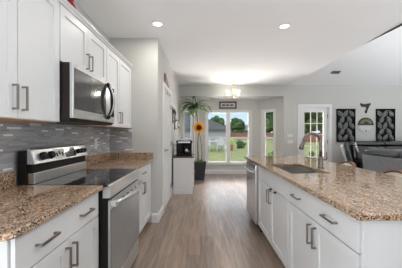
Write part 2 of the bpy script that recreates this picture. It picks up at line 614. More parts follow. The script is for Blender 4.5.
# baseboards
def baseboard(name, p0, p1, h=.13, t=.016):
    p0, p1 = Vector(p0), Vector(p1)
    d = (p1 - p0).normalized()
    nn = Vector((d.y, -d.x)) * t     # towards the room
    n2 = nn * .5
    prof = [(0, 0), (1, 0), (1, h - .02), (.5, h), (0, h)]
    vs = []
    for q in (p0, p1):
        for a, z in prof:
            vs.append((q.x + nn.x * a, q.y + nn.y * a, z))
    mb = MB().add(vs, [(0, 1, 2, 3, 4), (9, 8, 7, 6, 5)] + [(i, i + 5, (i + 1) % 5 + 5, (i + 1) % 5) for i in range(5)])
    return struct(mb.build(name, M['trim']))
PD0, PD1 = 3.80, 4.62       # pantry door leaf
baseboard('baseboard_return', (-.706, RY - .001), (PX + .016, RY - .001))
baseboard('baseboard_pantry', (PX, RY), (PX, PD0 - .09))
baseboard('baseboard_pantry_far', (PX, PD1 + .09), (PX, BY))
baseboard('baseboard_bay', (NL, NY), (NR, NY))
baseboard('baseboard_bay_left', (BL, BY + .13), (NL, NY))
baseboard('baseboard_bay_right', (NR, NY), (BR, BY + .13))
baseboard('baseboard_back', (BR, BY), (DX0 - .11, BY))
baseboard('baseboard_back_far', (DX1 + .11, BY), (LX, BY))

# ------------------------------------------------------------------ windows
def frame_to(p0, p1):
    """local (u along wall, v out of the room, z) to world"""
    p0, p1 = Vector(p0), Vector(p1)
    d = (p1 - p0).normalized()
    n = Vector((-d.y, d.x))
    return Matrix(((d.x, n.x, 0, p0.x), (d.y, n.y, 0, p0.y), (0, 0, 1, 0), (0, 0, 0, 1)))

def window(name, p0, p1, u0, u1, z0, z1, mull=(), rail=.49, fw=.045):
    X = frame_to(p0, p1)
    v0, v1 = .025, .085
    mb = MB()
    mb.box(u0, u0 + fw, v0, v1, z0, z1).box(u1 - fw, u1, v0, v1, z0, z1)
    mb.box(u0 + fw, u1 - fw, v0, v1, z1 - fw, z1).box(u0 + fw, u1 - fw, v0, v1, z0, z0 + fw)
    f = mb.build(name, M['trim'], xf=X)
    struct(f)
    cuts = [u0 + fw] + list(mull) + [u1 - fw]
    for m_ in mull:
        MB().box(m_ - .045, m_ + .045, v0, v1, z0 + fw, z1 - fw).build('mullion', M['trim'], f, xf=X)
    zm = z0 + (z1 - z0) * rail
    for k in range(len(cuts) - 1):
        a = cuts[k] + (.045 if k > 0 else 0)
        b = cuts[k + 1] - (.045 if k < len(cuts) - 2 else 0)
        s = MB()
        s.box(a, b, v0 + .012, v1 - .012, zm - .028, zm + .028)
        for (za, zb_) in ((z0 + fw, zm - .028), (zm + .028, z1 - fw)):
            s.box(a, a + .022, v0 + .012, v1 - .012, za, zb_).box(b - .022, b, v0 + .012, v1 - .012, za, zb_)
        s.build('sash', M['trim'], f, xf=X)
        MB().box(a + .01, b - .01, .052, .058, z0 + fw - .01, z1 - fw + .01).build('pane', M['glass'], f, xf=X)
    # casing on the room side and a sill
    c = MB()
    cw = .035
    c.box(u0 - cw, u0, -.012, 0, z0 - .0, z1 + cw).box(u1, u1 + cw, -.012, 0, z0, z1 + cw).box(u0, u1, -.012, 0, z1, z1 + cw)
    c.build('casing', M['trim'], f, xf=X)
    MB().box(u0 - cw - .01, u1 + cw + .01, -.035, .024, z0 - .03, z0).build('sill', M['trim'], f, xf=X)
    return f

window('window_1', (NL, NY), (NR, NY), W1[0] - NL, W1[1] - NL, WZ0, WZ1, mull=((W1[0] + W1[1]) / 2 - NL,))
window('window_2', (NR, NY), (BR, BY + .12), .19, .60, WZ0, WZ1)
window('window_3', (BL, BY + .12), (NL, NY), .16, .60, WZ0, WZ1)

# ------------------------------------------------------------------ doors
# pantry door on the corridor wall
d1 = MB()
d1.box(PX + .001, PX + .012, PD0, PD1, .012, 2.03)
door1 = struct(d1.build('door_1', M['trim']))
c = MB()
for a, b in ((PD0 - .085, PD0 - .005), (PD1 + .005, PD1 + .085)):
    c.box(PX + .001, PX + .022, a, b, 0, 2.045)
c.box(PX + .001, PX + .022, PD0 - .085, PD1 + .085, 2.045, 2.125)
c.build('casing', M['trim'], door1, bevel=.004)
for z0, z1 in ((.20, .86), (1.05, 1.90)):
    p = MB()
    a, b = PD0 + .12, PD1 - .12
    # raised panel with sloped moulding
    for (y0, y1, q0, q1) in ((a, b, z0, z1),):
        vs = []
        for ins, x in ((0, .012), (.02, .018), (.035, .012), (.06, .016)):
            vs += [(PX + x, y0 + ins, q0 + ins), (PX + x, y1 - ins, q0 + ins), (PX + x, y1 - ins, q1 - ins), (PX + x, y0 + ins, q1 - ins)]
        fs = []
        for k in range(3):
            for i in range(4):
                fs.append((k * 4 + i, k * 4 + (i + 1) % 4, (k + 1) * 4 + (i + 1) % 4, (k + 1) * 4 + i))
        fs.append((12, 13, 14, 15))
        p.add(vs, fs)
    p.build('panel', M['trim'], door1)
h = MB().lathe([(.028, 0), (.028, .008), (.012, .012), (.012, .05)], (PX + .012, PD0 + .07, 1.0), 'x', 16)
h.tube([(PX + .058, PD0 + .06, 1.0), (PX + .062, PD0 + .10, 1.004), (PX + .06, PD0 + .18, .998)], [.010, .009, .007], 8)
h.build('lever_handle', M['nickel'], door1, smooth=True)
for z in (.25, 1.08, 1.80):
    MB().tube([(PX + .022, PD1 + .003, z - .045), (PX + .022, PD1 + .003, z + .045)], .008, 8).build('hinge', M['nickel'], door1)
for y in (3.98, 4.22):
    o = MB().box(PX + .0125, PX + .016, y, y + .03, 1.96, 2.0305).box(PX + .016, PX + .045, y, y + .03, 1.962, 1.968).box(PX + .042, PX + .046, y, y + .03, 1.968, 2.0).build('over_door_hook', M['nickel'])
    tag(o, 'small metal over-door hook on the white pantry door, ' + ('nearer the lever side' if y < 4.1 else 'nearer the hinge side'), 'hook', 'hooks on the pantry door')

# patio door, glazed, on the far wall
d2 = MB()
y0, y1 = BY + .03, BY + .072
gx0, gx1, gz0, gz1 = DX0 + .11, DX1 - .11, .28, 1.90
d2.box(DX0, gx0, y0, y1, .015, 2.03).box(gx1, DX1, y0, y1, .015, 2.03).box(gx0, gx1, y0, y1, gz1, 2.03).box(gx0, gx1, y0, y1, .015, gz0)
door2 = struct(d2.build('door_2', M['trim']))
for k in (1, 2):
    x = gx0 + (gx1 - gx0) * k / 3
    MB().box(x - .009, x + .009, y0 + .004, y1 - .020, gz0, gz1).build('muntin', M['trim'], door2)
for k in range(1, 5):
    z = gz0 + (gz1 - gz0) * k / 5
    MB().box(gx0, gx1, y0 + .008, y1 - .008, z - .009, z + .009).build('muntin', M['trim'], door2)
MB().box(gx0, gx1, BY + .049, BY + .053, gz0, gz1).build('pane', M['glass'], door2)
c = MB()
c.box(DX0 - .10, DX0 - .02, BY - .022, BY, 0, 2.04).box(DX1 + .02, DX1 + .10, BY - .022, BY, 0, 2.04).box(DX0 - .10, DX1 + .10, BY - .022, BY, 2.04, 2.12)
c.box(DX0 - .02, DX0, BY - .001, BY + .11, 0, 2.04).box(DX1, DX1 + .02, BY - .001, BY + .11, 0, 2.04).box(DX0, DX1, BY - .001, BY + .11, 2.03, 2.04)
c.build('casing', M['trim'], door2)
for z in (.3, 1.05, 1.78):
    MB().tube([(DX1 + .004, BY + .022, z - .05), (DX1 + .004, BY + .022, z + .05)], .011, 8).build('hinge', M['bronze'], door2)
hl = MB().lathe([(.03, 0), (.03, -.01), (.012, -.014), (.012, -.05)], (DX0 + .055, BY + .03, 1.0), 'y', 14).tube([(DX0 + .05, BY - .02, 1.0), (DX0 + .15, BY - .024, 1.0)], .009, 8)
hl.build('lever_handle', M['nickel'], door2, smooth=True)

# ------------------------------------------------------------------ tiled backsplash (part of the walls)
struct(MB().box(WX, WX + .010, .30, RY - .001, .914, 1.352).build('trim_1', M['tile_y']))
struct(MB().box(WX + .010, -.985, RY - .010, RY - .0005, .914, 1.352).build('trim_2', M['tile_x']))

# ------------------------------------------------------------------ cabinets
def shaker(xf, s, y0, y1, z0, z1, w=.058, t=.019, rec=.010):
    """shaker front facing s*X with its face at xf: one connected mesh"""
    b = xf - s * t
    r = xf - s * rec
    O = [(y0, z0), (y1, z0), (y1, z1), (y0, z1)]
    I = [(y0 + w, z0 + w), (y1 - w, z0 + w), (y1 - w, z1 - w), (y0 + w, z1 - w)]
    vs = [(b,) + p for p in O] + [(xf,) + p for p in O] + [(xf,) + p for p in I] + [(r,) + p for p in I]
    fs = [(0, 1, 2, 3)]
    for i in range(4):
        j = (i + 1) % 4
        fs += [(i, j, 4 + j, 4 + i), (4 + i, 4 + j, 8 + j, 8 + i), (8 + i, 8 + j, 12 + j, 12 + i)]
    fs.append((12, 13, 14, 15))
    return MB().add(vs, fs)

def slab(xf, s, y0, y1, z0, z1, t=.019):
    return MB().box(min(xf, xf - s * t), max(xf, xf - s * t), y0, y1, z0, z1)

def pull(parent, xf, s, y, z, L=.134, vert=True, q=.0055, out=.032):
    mb = MB()
    def bx(a0, a1, l0, l1, w):
        xa, xb = sorted((xf + s * a0, xf + s * a1))
        if vert:
            mb.box(xa, xb, y - w, y + w, z + l0, z + l1)
        else:
            mb.box(xa, xb, y + l0, y + l1, z - w, z + w)
    bx(out - .009, out, -L / 2, L / 2, q)
    bx(0, out - .009, -L / 2, -L / 2 + .010, q)
    bx(0, out - .009, L / 2 - .010, L / 2, q)
    return mb.build('handle', M['nickel'], parent, bevel=.0015)

G = .0025
def base_cabinet(label, xf, s, y0, y1, doors, drawer_pulls, group, open_top=False, xback=None, false_front=False, dz=(.715, .872), hz=.61):
    c0 = xf - s * .020
    xb = xback
    root = thing('base_cabinet', label, 'cabinet', ((c0 + xb) / 2, (y0 + y1) / 2, 0), group)
    toe = c0 - s * .065
    if not open_top:
        MB().prism([(toe, 0), (xb, 0), (xb, .882), (c0, .882), (c0, .10), (toe, .10)], 'y', y0, y1).build('carcass', M['cab'], root)
    else:
        mb = MB()
        def b(xa, xc, *r):
            mb.box(min(xa, xc), max(xa, xc), *r)
        for ya, yb in ((y0, y0 + .018), (y1 - .018, y1)):
            mb.prism([(toe, 0), (xb, 0), (xb, .882), (c0, .882), (c0, .10), (toe, .10)], 'y', ya, yb)
        b(c0, xb, y0 + .018, y1 - .018, .10, .118)
        b(xb + s * .012, xb, y0 + .018, y1 - .018, .118, .882)
        b(c0, c0 - s * .02, y0 + .018, y1 - .018, .118, .69)
        b(c0, c0 - s * .02, y0 + .018, y1 - .018, .69, .882)
        b(toe, toe - s * .012, y0 + .018, y1 - .018, 0, .10)
        mb.build('carcass', M['cab'], root)
    dr = slab(xf, s, y0 + .012, y1 - .012, *dz).build('drawer' if not false_front else 'drawer_front', M['cab'], root, bevel=.002)
    for yp in drawer_pulls:
        pull(dr, xf, s, yp, (dz[0] + dz[1]) / 2 + .0, vert=False)
    ys = [y0 + .012] + doors + [y1 - .012]
    for k in range(len(ys) - 1):
        a, b_ = ys[k] + (G if k else 0), ys[k + 1] - (G if k < len(ys) - 2 else 0)
        dd = shaker(xf, s, a, b_, .118, dz[0] - .006).build('door', M['cab'], root)
        yh = b_ - .03 if k == 0 else a + .03
        pull(dd, xf, s, yh, hz)
    return root

XL = -.708
base_cabinet('white base cabinet with one wide two-pull drawer under the counter before the range', XL, 1, .87, 1.612, [1.243], [1.054, 1.415], 'base cabinets along the tiled wall', xback=WX + .003)
base_cabinet('narrow-looking white base cabinet between the range and the grey end wall', XL, 1, 2.398, 3.30, [2.83], [2.84], 'base cabinets along the tiled wall', xback=WX + .003)

XR = .729
XI = 1.34
base_cabinet('white island base cabinet nearest the camera with long drawer and two pulls', XR, -1, 1.065, 1.940, [1.50], [1.30, 1.755], 'island base cabinets', xback=XI)
base_cabinet('white island sink cabinet with plain false drawer front beside the dishwasher', XR, -1, 1.943, 2.958, [2.448], [], 'island base cabinets', open_top=True, xback=XI, false_front=True)
# far end panel and the island's back panelling
o = MB().prism([(XR + .08, 0), (XI, 0), (XI, .882), (XR + .018, .882), (XR + .018, .10), (XR + .08, .10)], 'y', 3.585, 3.72).build('end_panel', M['cab'], bevel=.002)
tag(o, 'white filler panel closing the far end of the island behind the dishwasher', 'cabinet panel')
bp = MB().box(XI + .002, XI + .020, 1.065, 3.72, 0, .882).build('back_panel', M['cab'])
tag(bp, 'white flat panelling on the stool side of the island', 'cabinet panel')
ep = thing('corner_panel', 'white flat panel covering the near end of the island under the granite', 'cabinet panel', (1.03, 1.058, 0))
MB().box(XR + .015, XI + .020, 1.052, 1.0635, .0, .882).build('panel', M['cab'], ep)
MB().box(XR + .004, XR + .0145, 1.046, 1.0635, .10, .882).build('corner_strip', M['cab'], ep, bevel=.001)

for yy, lab in ((2.392, 'farther from camera'), (2.252, 'nearer the camera')):
    o = MB().box(.7145, .7265, yy - .012, yy + .012, .690, .7085).box(.703, .7145, yy - .008, yy + .008, .693, .7055).build('over_door_hook', M['bronze'], bevel=.001)
    tag(o, 'small dark hook over the top of the island sink cabinet door, ' + lab, 'hook', 'hooks on the sink cabinet door')

# upper cabinets
XU = -.985
def upper(label, y0, y1, z0, z1, mids, hz):
    root = thing('wall_cabinet', label, 'cabinet', (-1.15, (y0 + y1) / 2, z0), 'wall cabinets along the tiled wall')
    MB().box(WX + .001, XU - .020, y0, y1, z0, z1).build('carcass', M['cab'], root)
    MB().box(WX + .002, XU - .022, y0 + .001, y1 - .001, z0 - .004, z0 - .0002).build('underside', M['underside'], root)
    ys = [y0 + .004] + mids + [y1 - .004]
    for k in range(len(ys) - 1):
        a, b = ys[k] + (G if k else 0), ys[k + 1] - (G if k < len(ys) - 2 else 0)
        d = shaker(XU, 1, a, b, z0 + .004, z1 - .004).build('door', M['cab'], root)
        pull(d, XU, 1, (b - .03) if k == 0 else (a + .03), hz)
    return root
UZ = 2.19
upper('tall white wall cabinet closest to the camera, over the granite before the range', .874, 1.617, 1.352, UZ, [1.2445], 1.465)
upper('short white wall cabinet directly above the microwave', 1.620, 2.417, 1.782, UZ, [2.02], 1.89)
upper('tall white wall cabinet past the microwave, next to the end wall', 2.420, 3.26, 1.352, UZ, [2.80], 1.465)
cr = MB().prism([(XU - .02, UZ + .0005), (XU + .006, UZ + .0005), (XU + .010, UZ + .012), (XU + .026, UZ + .026), (XU + .026, UZ + .036), (XU - .02, UZ + .036)], 'y', .874, 3.26).build('crown_moulding', M['cab'])
tag(cr, 'white crown moulding running along the tops of the wall cabinets', 'moulding')
o = MB().box(WX + .001, XU - .02, 3.262, RY - .001, 1.352, UZ).build('filler_strip', M['cab'])
tag(o, 'narrow white filler between the last wall cabinet and the end wall', 'cabinet panel')
o = MB().box(WX + .003, XL - .02, 3.302, RY - .001, .10, .882).build('filler_strip', M['cab'])
tag(o, 'narrow white filler between the last base cabinet and the end wall', 'cabinet panel')
rv = MB().lathe([(.03, 0), (.05, .04), (.055, .10), (.04, .16), (.022, .19), (.03, .215)], (-1.10, 1.95, UZ), n=20).build('vase', M['red'], smooth=True)
tag(rv, 'red ceramic vase on top of the wall cabinets', 'vase')

# ------------------------------------------------------------------ worktops
CT0, CT1 = .884, .914
ct = thing('countertop', 'granite countertop between the camera and the range', 'countertop', (-.99, 1.22, CT0), 'granite countertops')
MB().prism([(WX + .012, .827), (-.705, .827), (-.680, .852), (-.680, 1.615), (WX + .012, 1.615)], 'z', CT0, CT1).build('top', M['granite'], ct, bevel=.005)
MB().box(WX + .0105, WX + .032, .827, 1.615, CT1 + .0005, CT1 + .10).build('upstand', M['granite'], ct, bevel=.002)
ct = thing('countertop', 'short granite countertop beyond the range, ending at the grey wall', 'countertop', (-.99, 2.86, CT0), 'granite countertops')
MB().box(WX + .012, -.680, 2.393, RY - .012, CT0, CT1).build('top', M['granite'], ct, bevel=.005)
MB().box(WX + .0105, WX + .032, 2.393, RY - .034, CT1 + .0005, CT1 + .10).build('upstand', M['granite'], ct, bevel=.002)
MB().box(WX + .0105, -.683, RY - .033, RY - .0115, CT1 + .0005, CT1 + .09).build('upstand', M['granite'], ct, bevel=.002)

# island top with sink cut-out
IX0, IX1, IY0, IY1 = .700, 1.66, 1.025, 3.77
SX0, SX1, SY0, SY1 = .815, 1.185, 2.10, 2.78
def ring_slab(o, h, z0, z1):
    ox = [(o[0], o[2]), (o[1], o[2]), (o[1], o[3]), (o[0], o[3])]
    hx = [(h[0], h[2]), (h[1], h[2]), (h[1], h[3]), (h[0], h[3])]
    vs = [p + (z,) for z in (z0, z1) for p in ox + hx]
    fs = []
    for i in range(4):
        j = (i + 1) % 4
        fs += [(i, j, 4 + j, 4 + i), (8 + i, 8 + j, 12 + j, 12 + i), (i, j, 8 + j, 8 + i), (4 + i, 4 + j, 12 + j, 12 + i)]
    return MB().add(vs, fs)
isl = ring_slab((IX0, IX1, IY0, IY1), (SX0, SX1, SY0, SY1), CT0, CT1).build('countertop', M['granite'], bevel=.005)
tag(isl, 'long granite island countertop with the sink set into it', 'countertop', 'granite countertops')

# sink: two undermount bowls
sk = thing('sink', 'stainless double-bowl sink set under the island granite', 'sink', (1.0, 2.44, .884))
ym = 2.44
for a, b in ((SY0 - .006, ym - .012), (ym + .012, SY1 + .006)):
    x0, x1 = SX0 - .006, SX1 + .006
    zt, zb_ = .8835, .70
    i = .02
    vs = [(x0, a, zt), (x1, a, zt), (x1, b, zt), (x0, b, zt), (x0 + i, a + i, zb_), (x1 - i, a + i, zb_), (x1 - i, b - i, zb_), (x0 + i, b - i, zb_)]
    ve = [(x0 - .003, a - .003, zt), (x1 + .003, a - .003, zt), (x1 + .003, b + .003, zt), (x0 - .003, b + .003, zt), (x0 + i - .003, a + i - .003, zb_ - .003), (x1 - i + .003, a + i - .003, zb_ - .003), (x1 - i + .003, b - i + .003, zb_ - .003), (x0 + i - .003, b - i + .003, zb_ - .003)]
    fs = [(4, 5, 6, 7), (12, 15, 14, 13)]
    for k in range(4):
        j = (k + 1) % 4
        fs += [(k, j, 4 + j, 4 + k), (8 + k, 8 + j, 12 + j, 12 + k), (k, j, 8 + j, 8 + k)]
    bo = MB().add(vs + ve, fs).build('bowl', M['sinksteel'], sk, bevel=.006)
    MB().lathe([(.042, .001), (.042, .004), (.03, .004), (.026, .0015)], ((x0 + x1) / 2, (a + b) / 2, zb_), n=20).build('drain', M['steel'], bo)
MB().box(SX0 - .004, SX1 + .004, ym - .011, ym + .011, .868, .8765).build('divider', M['sinksteel'], sk, bevel=.003)

# faucet
fx, fy = 1.262, 2.44
fa = thing('faucet', 'bronze gooseneck kitchen faucet arching over the island sink', 'faucet', (fx, fy, CT1))
MB().lathe([(.034, .0005), (.034, .008), (.027, .014), (.025, .10), (.020, .118)], (fx, fy, CT1), n=20).build('base', M['faucet'], fa, smooth=True)
R = .092
pts = [(fx, fy, CT1 + .105), (fx, fy, CT1 + .20)]
zc = CT1 + .268
pts += [(fx, fy, zc - .02)]
for k in range(0, 11):
    a = PI * k / 10 * .97
    pts.append((fx - R + R * math.cos(a), fy, zc + R * math.sin(a)))
MB().tube(pts, .0145, 12).build('spout', M['faucet'], fa, smooth=True)
e = Vector(pts[-1])
dd = (e - Vector(pts[-2])).normalized()
MB().tube([e - dd * .005, e + dd * .02, e + dd * .06 + Vector((-.006, 0, 0)), e + dd * .085 + Vector((-.010, 0, 0))], [.015, .018, .025, .022], 12).build('spray_head', M['faucet'], fa, smooth=True)
MB().tube([(fx, fy, CT1 + .085), (fx + .05, fy - .005, CT1 + .088), (fx + .058, fy - .006, CT1 + .10), (fx + .056, fy - .006, CT1 + .165)], [.012, .011, .010, .006], 10).build('lever', M['faucet'], fa, smooth=True)
# ------------------------------------------------------------------ dishwasher
dw = thing('dishwasher', 'stainless dishwasher with bar handle at the far end of the island', 'dishwasher', (1.0, 3.27, 0))
MB().prism([(.80, 0), (1.33, 0), (1.33, .875), (.745, .875), (.745, .10), (.80, .10)], 'y', 2.968, 3.578).build('body', M['black'], dw)
dr = MB().box(.702, .744, 2.985, 3.575, .105, .872).build('door', M['steel'], dw, bevel=.006)
MB().box(.6995, .7015, 2.995, 3.565, .80, .862).build('control_strip', M['steel_d'], dr)
pts = [(.70, 3.02, .77), (.664, 3.03, .772), (.655, 3.10, .772), (.651, 3.28, .772), (.655, 3.46, .772), (.664, 3.53, .772), (.70, 3.54, .77)]
MB().tube(pts, [.012, .013, .014, .014, .014, .013, .012], 10).build('handle', M['steel'], dr, smooth=True)
MB().box(.776, .80 - .001, 2.985, 3.575, .004, .10).build('kick_plate', M['black'], dw)

# ------------------------------------------------------------------ range
Y0, Y1 = 1.621, 2.387
rg = thing('range', 'stainless electric range with black glass cooktop and rear control panel', 'range', (-.95, 2.0, 0))
BX = WX + .035
MB().prism([(BX + .02, .04), (-.652, .04), (-.652, .815), (-.69, .815), (-.69, .90), (BX + .02, .90)], 'y', Y0 + .003, Y1 - .003).build('body', M['black'], rg)
MB().box(BX + .02, -.72, Y0 + .05, Y1 - .05, .001, .04).build('plinth', M['black'], rg)
ck = MB().box(BX + .09, -.648, Y0 + .002, Y1 - .002, .9005, .9145).build('cooktop', M['blackglass'], rg, bevel=.003)
for x, y, r in ((-.80, 1.83, .115), (-.80, 2.19, .085), (-1.03, 1.83, .085), (-1.03, 2.19, .105)):
    MB().lathe([(r, .0146), (r, .0150), (r - .004, .0150), (r - .004, .0146)], (x, y, .9), n=36, ring=True).build('burner_ring', M['ovenglass'], ck)
# front band below the cooktop
MB().prism([(-.688, .82), (-.636, .82), (-.633, .835), (-.633, .905), (-.6465, .9145), (-.6475, .9145), (-.6475, .900), (-.688, .900)], 'y', Y0, Y1).build('front_band', M['steel'], rg, bevel=.002)
# oven door
od = MB().prism([(-.651, .205), (-.640, .205), (-.636, .215), (-.636, .765), (-.645, .800), (-.651, .800)], 'y', Y0 + .002, Y1 - .002).build('oven_door', M['steel'], rg, bevel=.002)
MB().box(-.6358, -.6338, Y0 + .004, Y1 - .004, .215, .735).build('window', M['ovenglass'], od)
for k in range(5):
    ya = Y0 + .13 + k * .115
    MB().box(-.6395, -.6345, ya, ya + .06, .752, .764).build('vent_slot', M['black'], od)
pts = []
for k in range(13):
    t = k / 12
    y = Y0 + .03 + t * (Y1 - Y0 - .06)
    pts.append((-.605 + .045 * math.sin(PI * t), y, .782 - .006 * math.sin(PI * t)))
MB().tube(pts, .013, 10).build('handle', M['steel'], od, smooth=True)
for y in (Y0 + .03, Y1 - .03):
    MB().box(-.652, -.598, y - .018, y + .018, .755, .803).build('handle_bracket', M['steel'], od, bevel=.004)
MB().box(-.651, -.638, Y0 + .002, Y1 - .002, .055, .198).build('storage_drawer', M['steel'], rg, bevel=.004)
# backguard: lower riser, vent band, tilted control panel
xg = -1.175
MB().prism([(BX, .04), (BX + .019, .04), (BX + .019, .90), (BX + .06, .905), (BX + .06, 1.15), (BX, 1.15)], 'y', Y0 + .001, Y1 - .001).build('backguard', M['black'], rg)
MB().box(BX + .061, xg, Y0 + .012, Y1 - .012, .9155, .992).build('lower_riser', M['steel'], rg, bevel=.003)
MB().box(BX + .061, xg - .012, Y0 + .012, Y1 - .012, .993, 1.055).build('vent_band', M['black'], rg)
cp = MB().prism([(BX + .061, 1.056), (xg + .012, 1.056), (xg - .022, 1.158), (xg - .03, 1.165), (BX + .061, 1.165)], 'y', Y0 + .004, Y1 - .004).build('control_panel', M['steel'], rg, bevel=.003)
nrm = Vector((.102, 0, .034)).normalized()
def on_panel(t, off):
    p = Vector((xg + .012, 0, 1.056)).lerp(Vector((xg - .022, 0, 1.158)), t)
    return p + nrm * off
for y in (1.725, 1.815, 2.21, 2.265, 2.32):
    r = .030 if y < 2 else .022
    a, b, c_ = on_panel(.48, .0005), on_panel(.48, .022), on_panel(.48, .030)
    kb = MB().tube([(a.x, y, a.z), (b.x, y, b.z), (c_.x, y, c_.z)], [r, r * .92, r * .75], 18).build('knob', M['black'], cp, smooth=False)
a0, a1 = on_panel(.18, .0015), on_panel(.82, .0015)
b0, b1 = on_panel(.18, .0003), on_panel(.82, .0003)
def quadbox(y0, y1, t0, t1, o0, o1):
    P = []
    for y in (y0, y1):
        for (t, o_) in ((t0, o0), (t0, o1), (t1, o1), (t1, o0)):
            q = on_panel(t, o_)
            P.append((q.x, y, q.z))
    return MB().add(P, [(0, 1, 2, 3), (7, 6, 5, 4), (0, 4, 5, 1), (1, 5, 6, 2), (2, 6, 7, 3), (3, 7, 4, 0)])
quadbox(1.865, 2.00, .12, .88, .0004, .002).build('keypad', M['panelface'], cp)
quadbox(2.01, 2.165, .12, .88, .0004, .002).build('clock_display', M['blackglass'], cp)
for k in range(3):
    quadbox(1.885 + k * .037, 1.905 + k * .037, .3 + .12 * (k % 2), .6 + .1 * (k % 2), .0021, .004).build('key', M['black'], cp)

# ------------------------------------------------------------------ microwave
mw = thing('microwave', 'stainless over-the-range microwave with large curved black handle', 'microwave', (-1.1, 2.02, 1.362))
my0, my1 = 1.628, 2.408
mz0, mz1 = 1.362, 1.777
MB().box(WX + .012, -.925, my0, my1, mz0, mz1).build('body', M['brownblack'], mw, bevel=.002)
md = MB().box(-.924, -.900, my0, 2.285, mz0 + .022, mz1).build('door', M['steel'], mw, bevel=.003)
MB().box(-.8995, -.8975, my0 + .016, 2.19, mz0 + .085, mz1 - .035).build('window', M['mwglass'], md, bevel=.004)
pts = []
for k in range(15):
    t = k / 14
    z = mz0 + .055 + t * (mz1 - mz0 - .08)
    pts.append((-.898 + .055 * math.sin(PI * t) ** .8, 2.225, z))
hb = MB().tube(pts, .017, 10)
hb.build('handle', M['black'], md, smooth=True)
pts2 = [(x + .012, 2.225 - .013, z) for x, y, z in pts[1:-1]]
MB().tube(pts2, .007, 8).build('handle_inlay', M['steel'], md, smooth=True)
MB().box(-.924, -.900, 2.287, my1, mz0 + .022, mz1).build('side_panel', M['steel'], mw, bevel=.003)
MB().box(-.8995, -.8975, 2.305, 2.392, mz0 + .08, mz1 - .045).build('keypad', M['blackglass'], mw)
MB().prism([(-.99, mz0 - .004), (-.93, mz0 - .004), (-.905, mz0 + .020), (-.924, mz0 + .021), (-.924, mz0), (-.99, mz0)], 'y', my0 + .01, my1 - .01).build('bottom_vent', M['brownblack'], mw)

# ------------------------------------------------------------------ outlet, switches
def plate(label, c, axis, w=.072, h=.118, kind='outlet'):
    root = thing('wall_outlet' if kind == 'outlet' else 'light_switch', label, kind if kind == 'outlet' else 'light switch', c)
    x, y, z = c
    if axis == 'x':
        MB().box(x, x + .006, y - w / 2, y + w / 2, z - h / 2, z + h / 2).build('cover_plate', M['white'], root, bevel=.002)
        for k in (-1, 1):
            MB().box(x + .0062, x + .009, y - .016, y + .016, z + k * .024 - .013, z + k * .024 + .013).build('socket', M['trim'], root)
    else:
        MB().box(x - w / 2, x + w / 2, y - .006, y, z - h / 2, z + h / 2).build('cover_plate', M['white'], root, bevel=.002)
        n = 2
        for k in range(n):
            xx = x - w / 4 + k * w / 2
            MB().box(xx - .014, xx + .014, y - .010, y - .0062, z - h * .3, z + h * .3).build('rocker', M['trim'], root)
    return root
plate('white outlet plate on the grey mosaic tile beyond the range', (WX + .0105, 2.87, 1.146), 'x')
plate('white light switch plate beside the patio door, the upper of two', (2.545, BY - .0005, 1.23), 'y', .15, .085, 'switch')
plate('white light switch plate beside the patio door, the lower of two', (2.545, BY - .0005, 1.045), 'y', .15, .085, 'switch')

# ------------------------------------------------------------------ ceiling lights and vent
def can(x, y, label, power=7, vis=True):
    root = thing('recessed_light', label, 'ceiling light', (x, y, CZ), 'recessed ceiling lights')
    MB().lathe([(.056, -.0005), (.078, -.0005), (.076, -.006), (.058, -.008)], (x, y, CZ), n=32, ring=True).build('trim_ring', M['white'], root, smooth=True)
    MB().lathe([(.0565, -.001), (.0565, -.004), (.03, -.005), (.001, -.005)], (x, y, CZ), n=32).build('diffuser', M['can'], root, smooth=True)
    l = lamp('kitchen_bulb', 'AREA', (x, y, CZ - .014), (0, 0, 0), power, (1, .96, .90), shape='DISK', size=.1)
    return root
can(-.543, 2.90, 'round recessed light near the wall cabinets', 5)
can(1.067, 2.96, 'round recessed light above the island')
vy, vx = 5.99, 3.48
ang = math.atan(SL)
vent = thing('ceiling_vent', 'small grey ceiling vent on the sloped living room ceiling', 'vent', (vx, vy, CZ + SL * (BY - vy) - .002))
vent.rotation_euler = (-ang, 0, 0)
WO[vent.name] = Vector((0, 0, 0))
MB().box(-.11, .11, -.055, -.045, -.012, 0).box(-.11, .11, .045, .055, -.012, 0).box(-.11, -.10, -.045, .045, -.012, 0).box(.10, .11, -.045, .045, -.012, 0).build('frame', M['furn_d'], vent)
for k in range(6):
    yk = -.038 + k * .015
    MB().box(-.10, .10, yk, yk + .006, -.010, -.002).build('slat', M['furn_d'], vent)

# ------------------------------------------------------------------ chandelier
cx, cy = .84, 6.0
ch = thing('chandelier', 'brass chandelier with lit cream glass shades hanging before the bay', 'chandelier', (cx, cy, CZ))
MB().lathe([(.060, -.0005), (.060, -.012), (.045, -.030), (.012, -.036), (.008, -.040)], (cx, cy, CZ), n=24).build('canopy', M['brass'], ch, smooth=True)
MB().tube([(cx, cy, CZ - .036), (cx, cy, CZ - .15)], .008, 8).build('rod', M['brass'], ch)
MB().lathe([(.010, -.13), (.026, -.15), (.030, -.20), (.022, -.25), (.014, -.30), (.020, -.37), (.034, -.40), (.022, -.44), (.008, -.465)], (cx, cy, CZ), n=18).build('column', M['brass'], ch, smooth=True)
for k, a in enumerate((math.radians(-90), math.radians(30), math.radians(150))):
    ca, sa = math.cos(a), math.sin(a)
    pts = []
    for t in (0, .15, .35, .55, .75, .92, 1):
        r = .02 + .145 * t
        z = -.40 - .055 * math.sin(PI * t) + .0 * t
        pts.append((cx + ca * r, cy + sa * r, CZ + z))
    pts.append((cx + ca * .165, cy + sa * .165, CZ - .375))
    MB().tube(pts, .007, 8).build('arm', M['brass'], ch, smooth=True)
    MB().lathe([(.018, -.378), (.036, -.355), (.044, -.31), (.049, -.27), (.060, -.245), (.056, -.246), (.045, -.275), (.038, -.33), (.012, -.362)], (cx + ca * .165, cy + sa * .165, CZ), n=18).build('lamp_shade', M['shade'], ch, smooth=True)
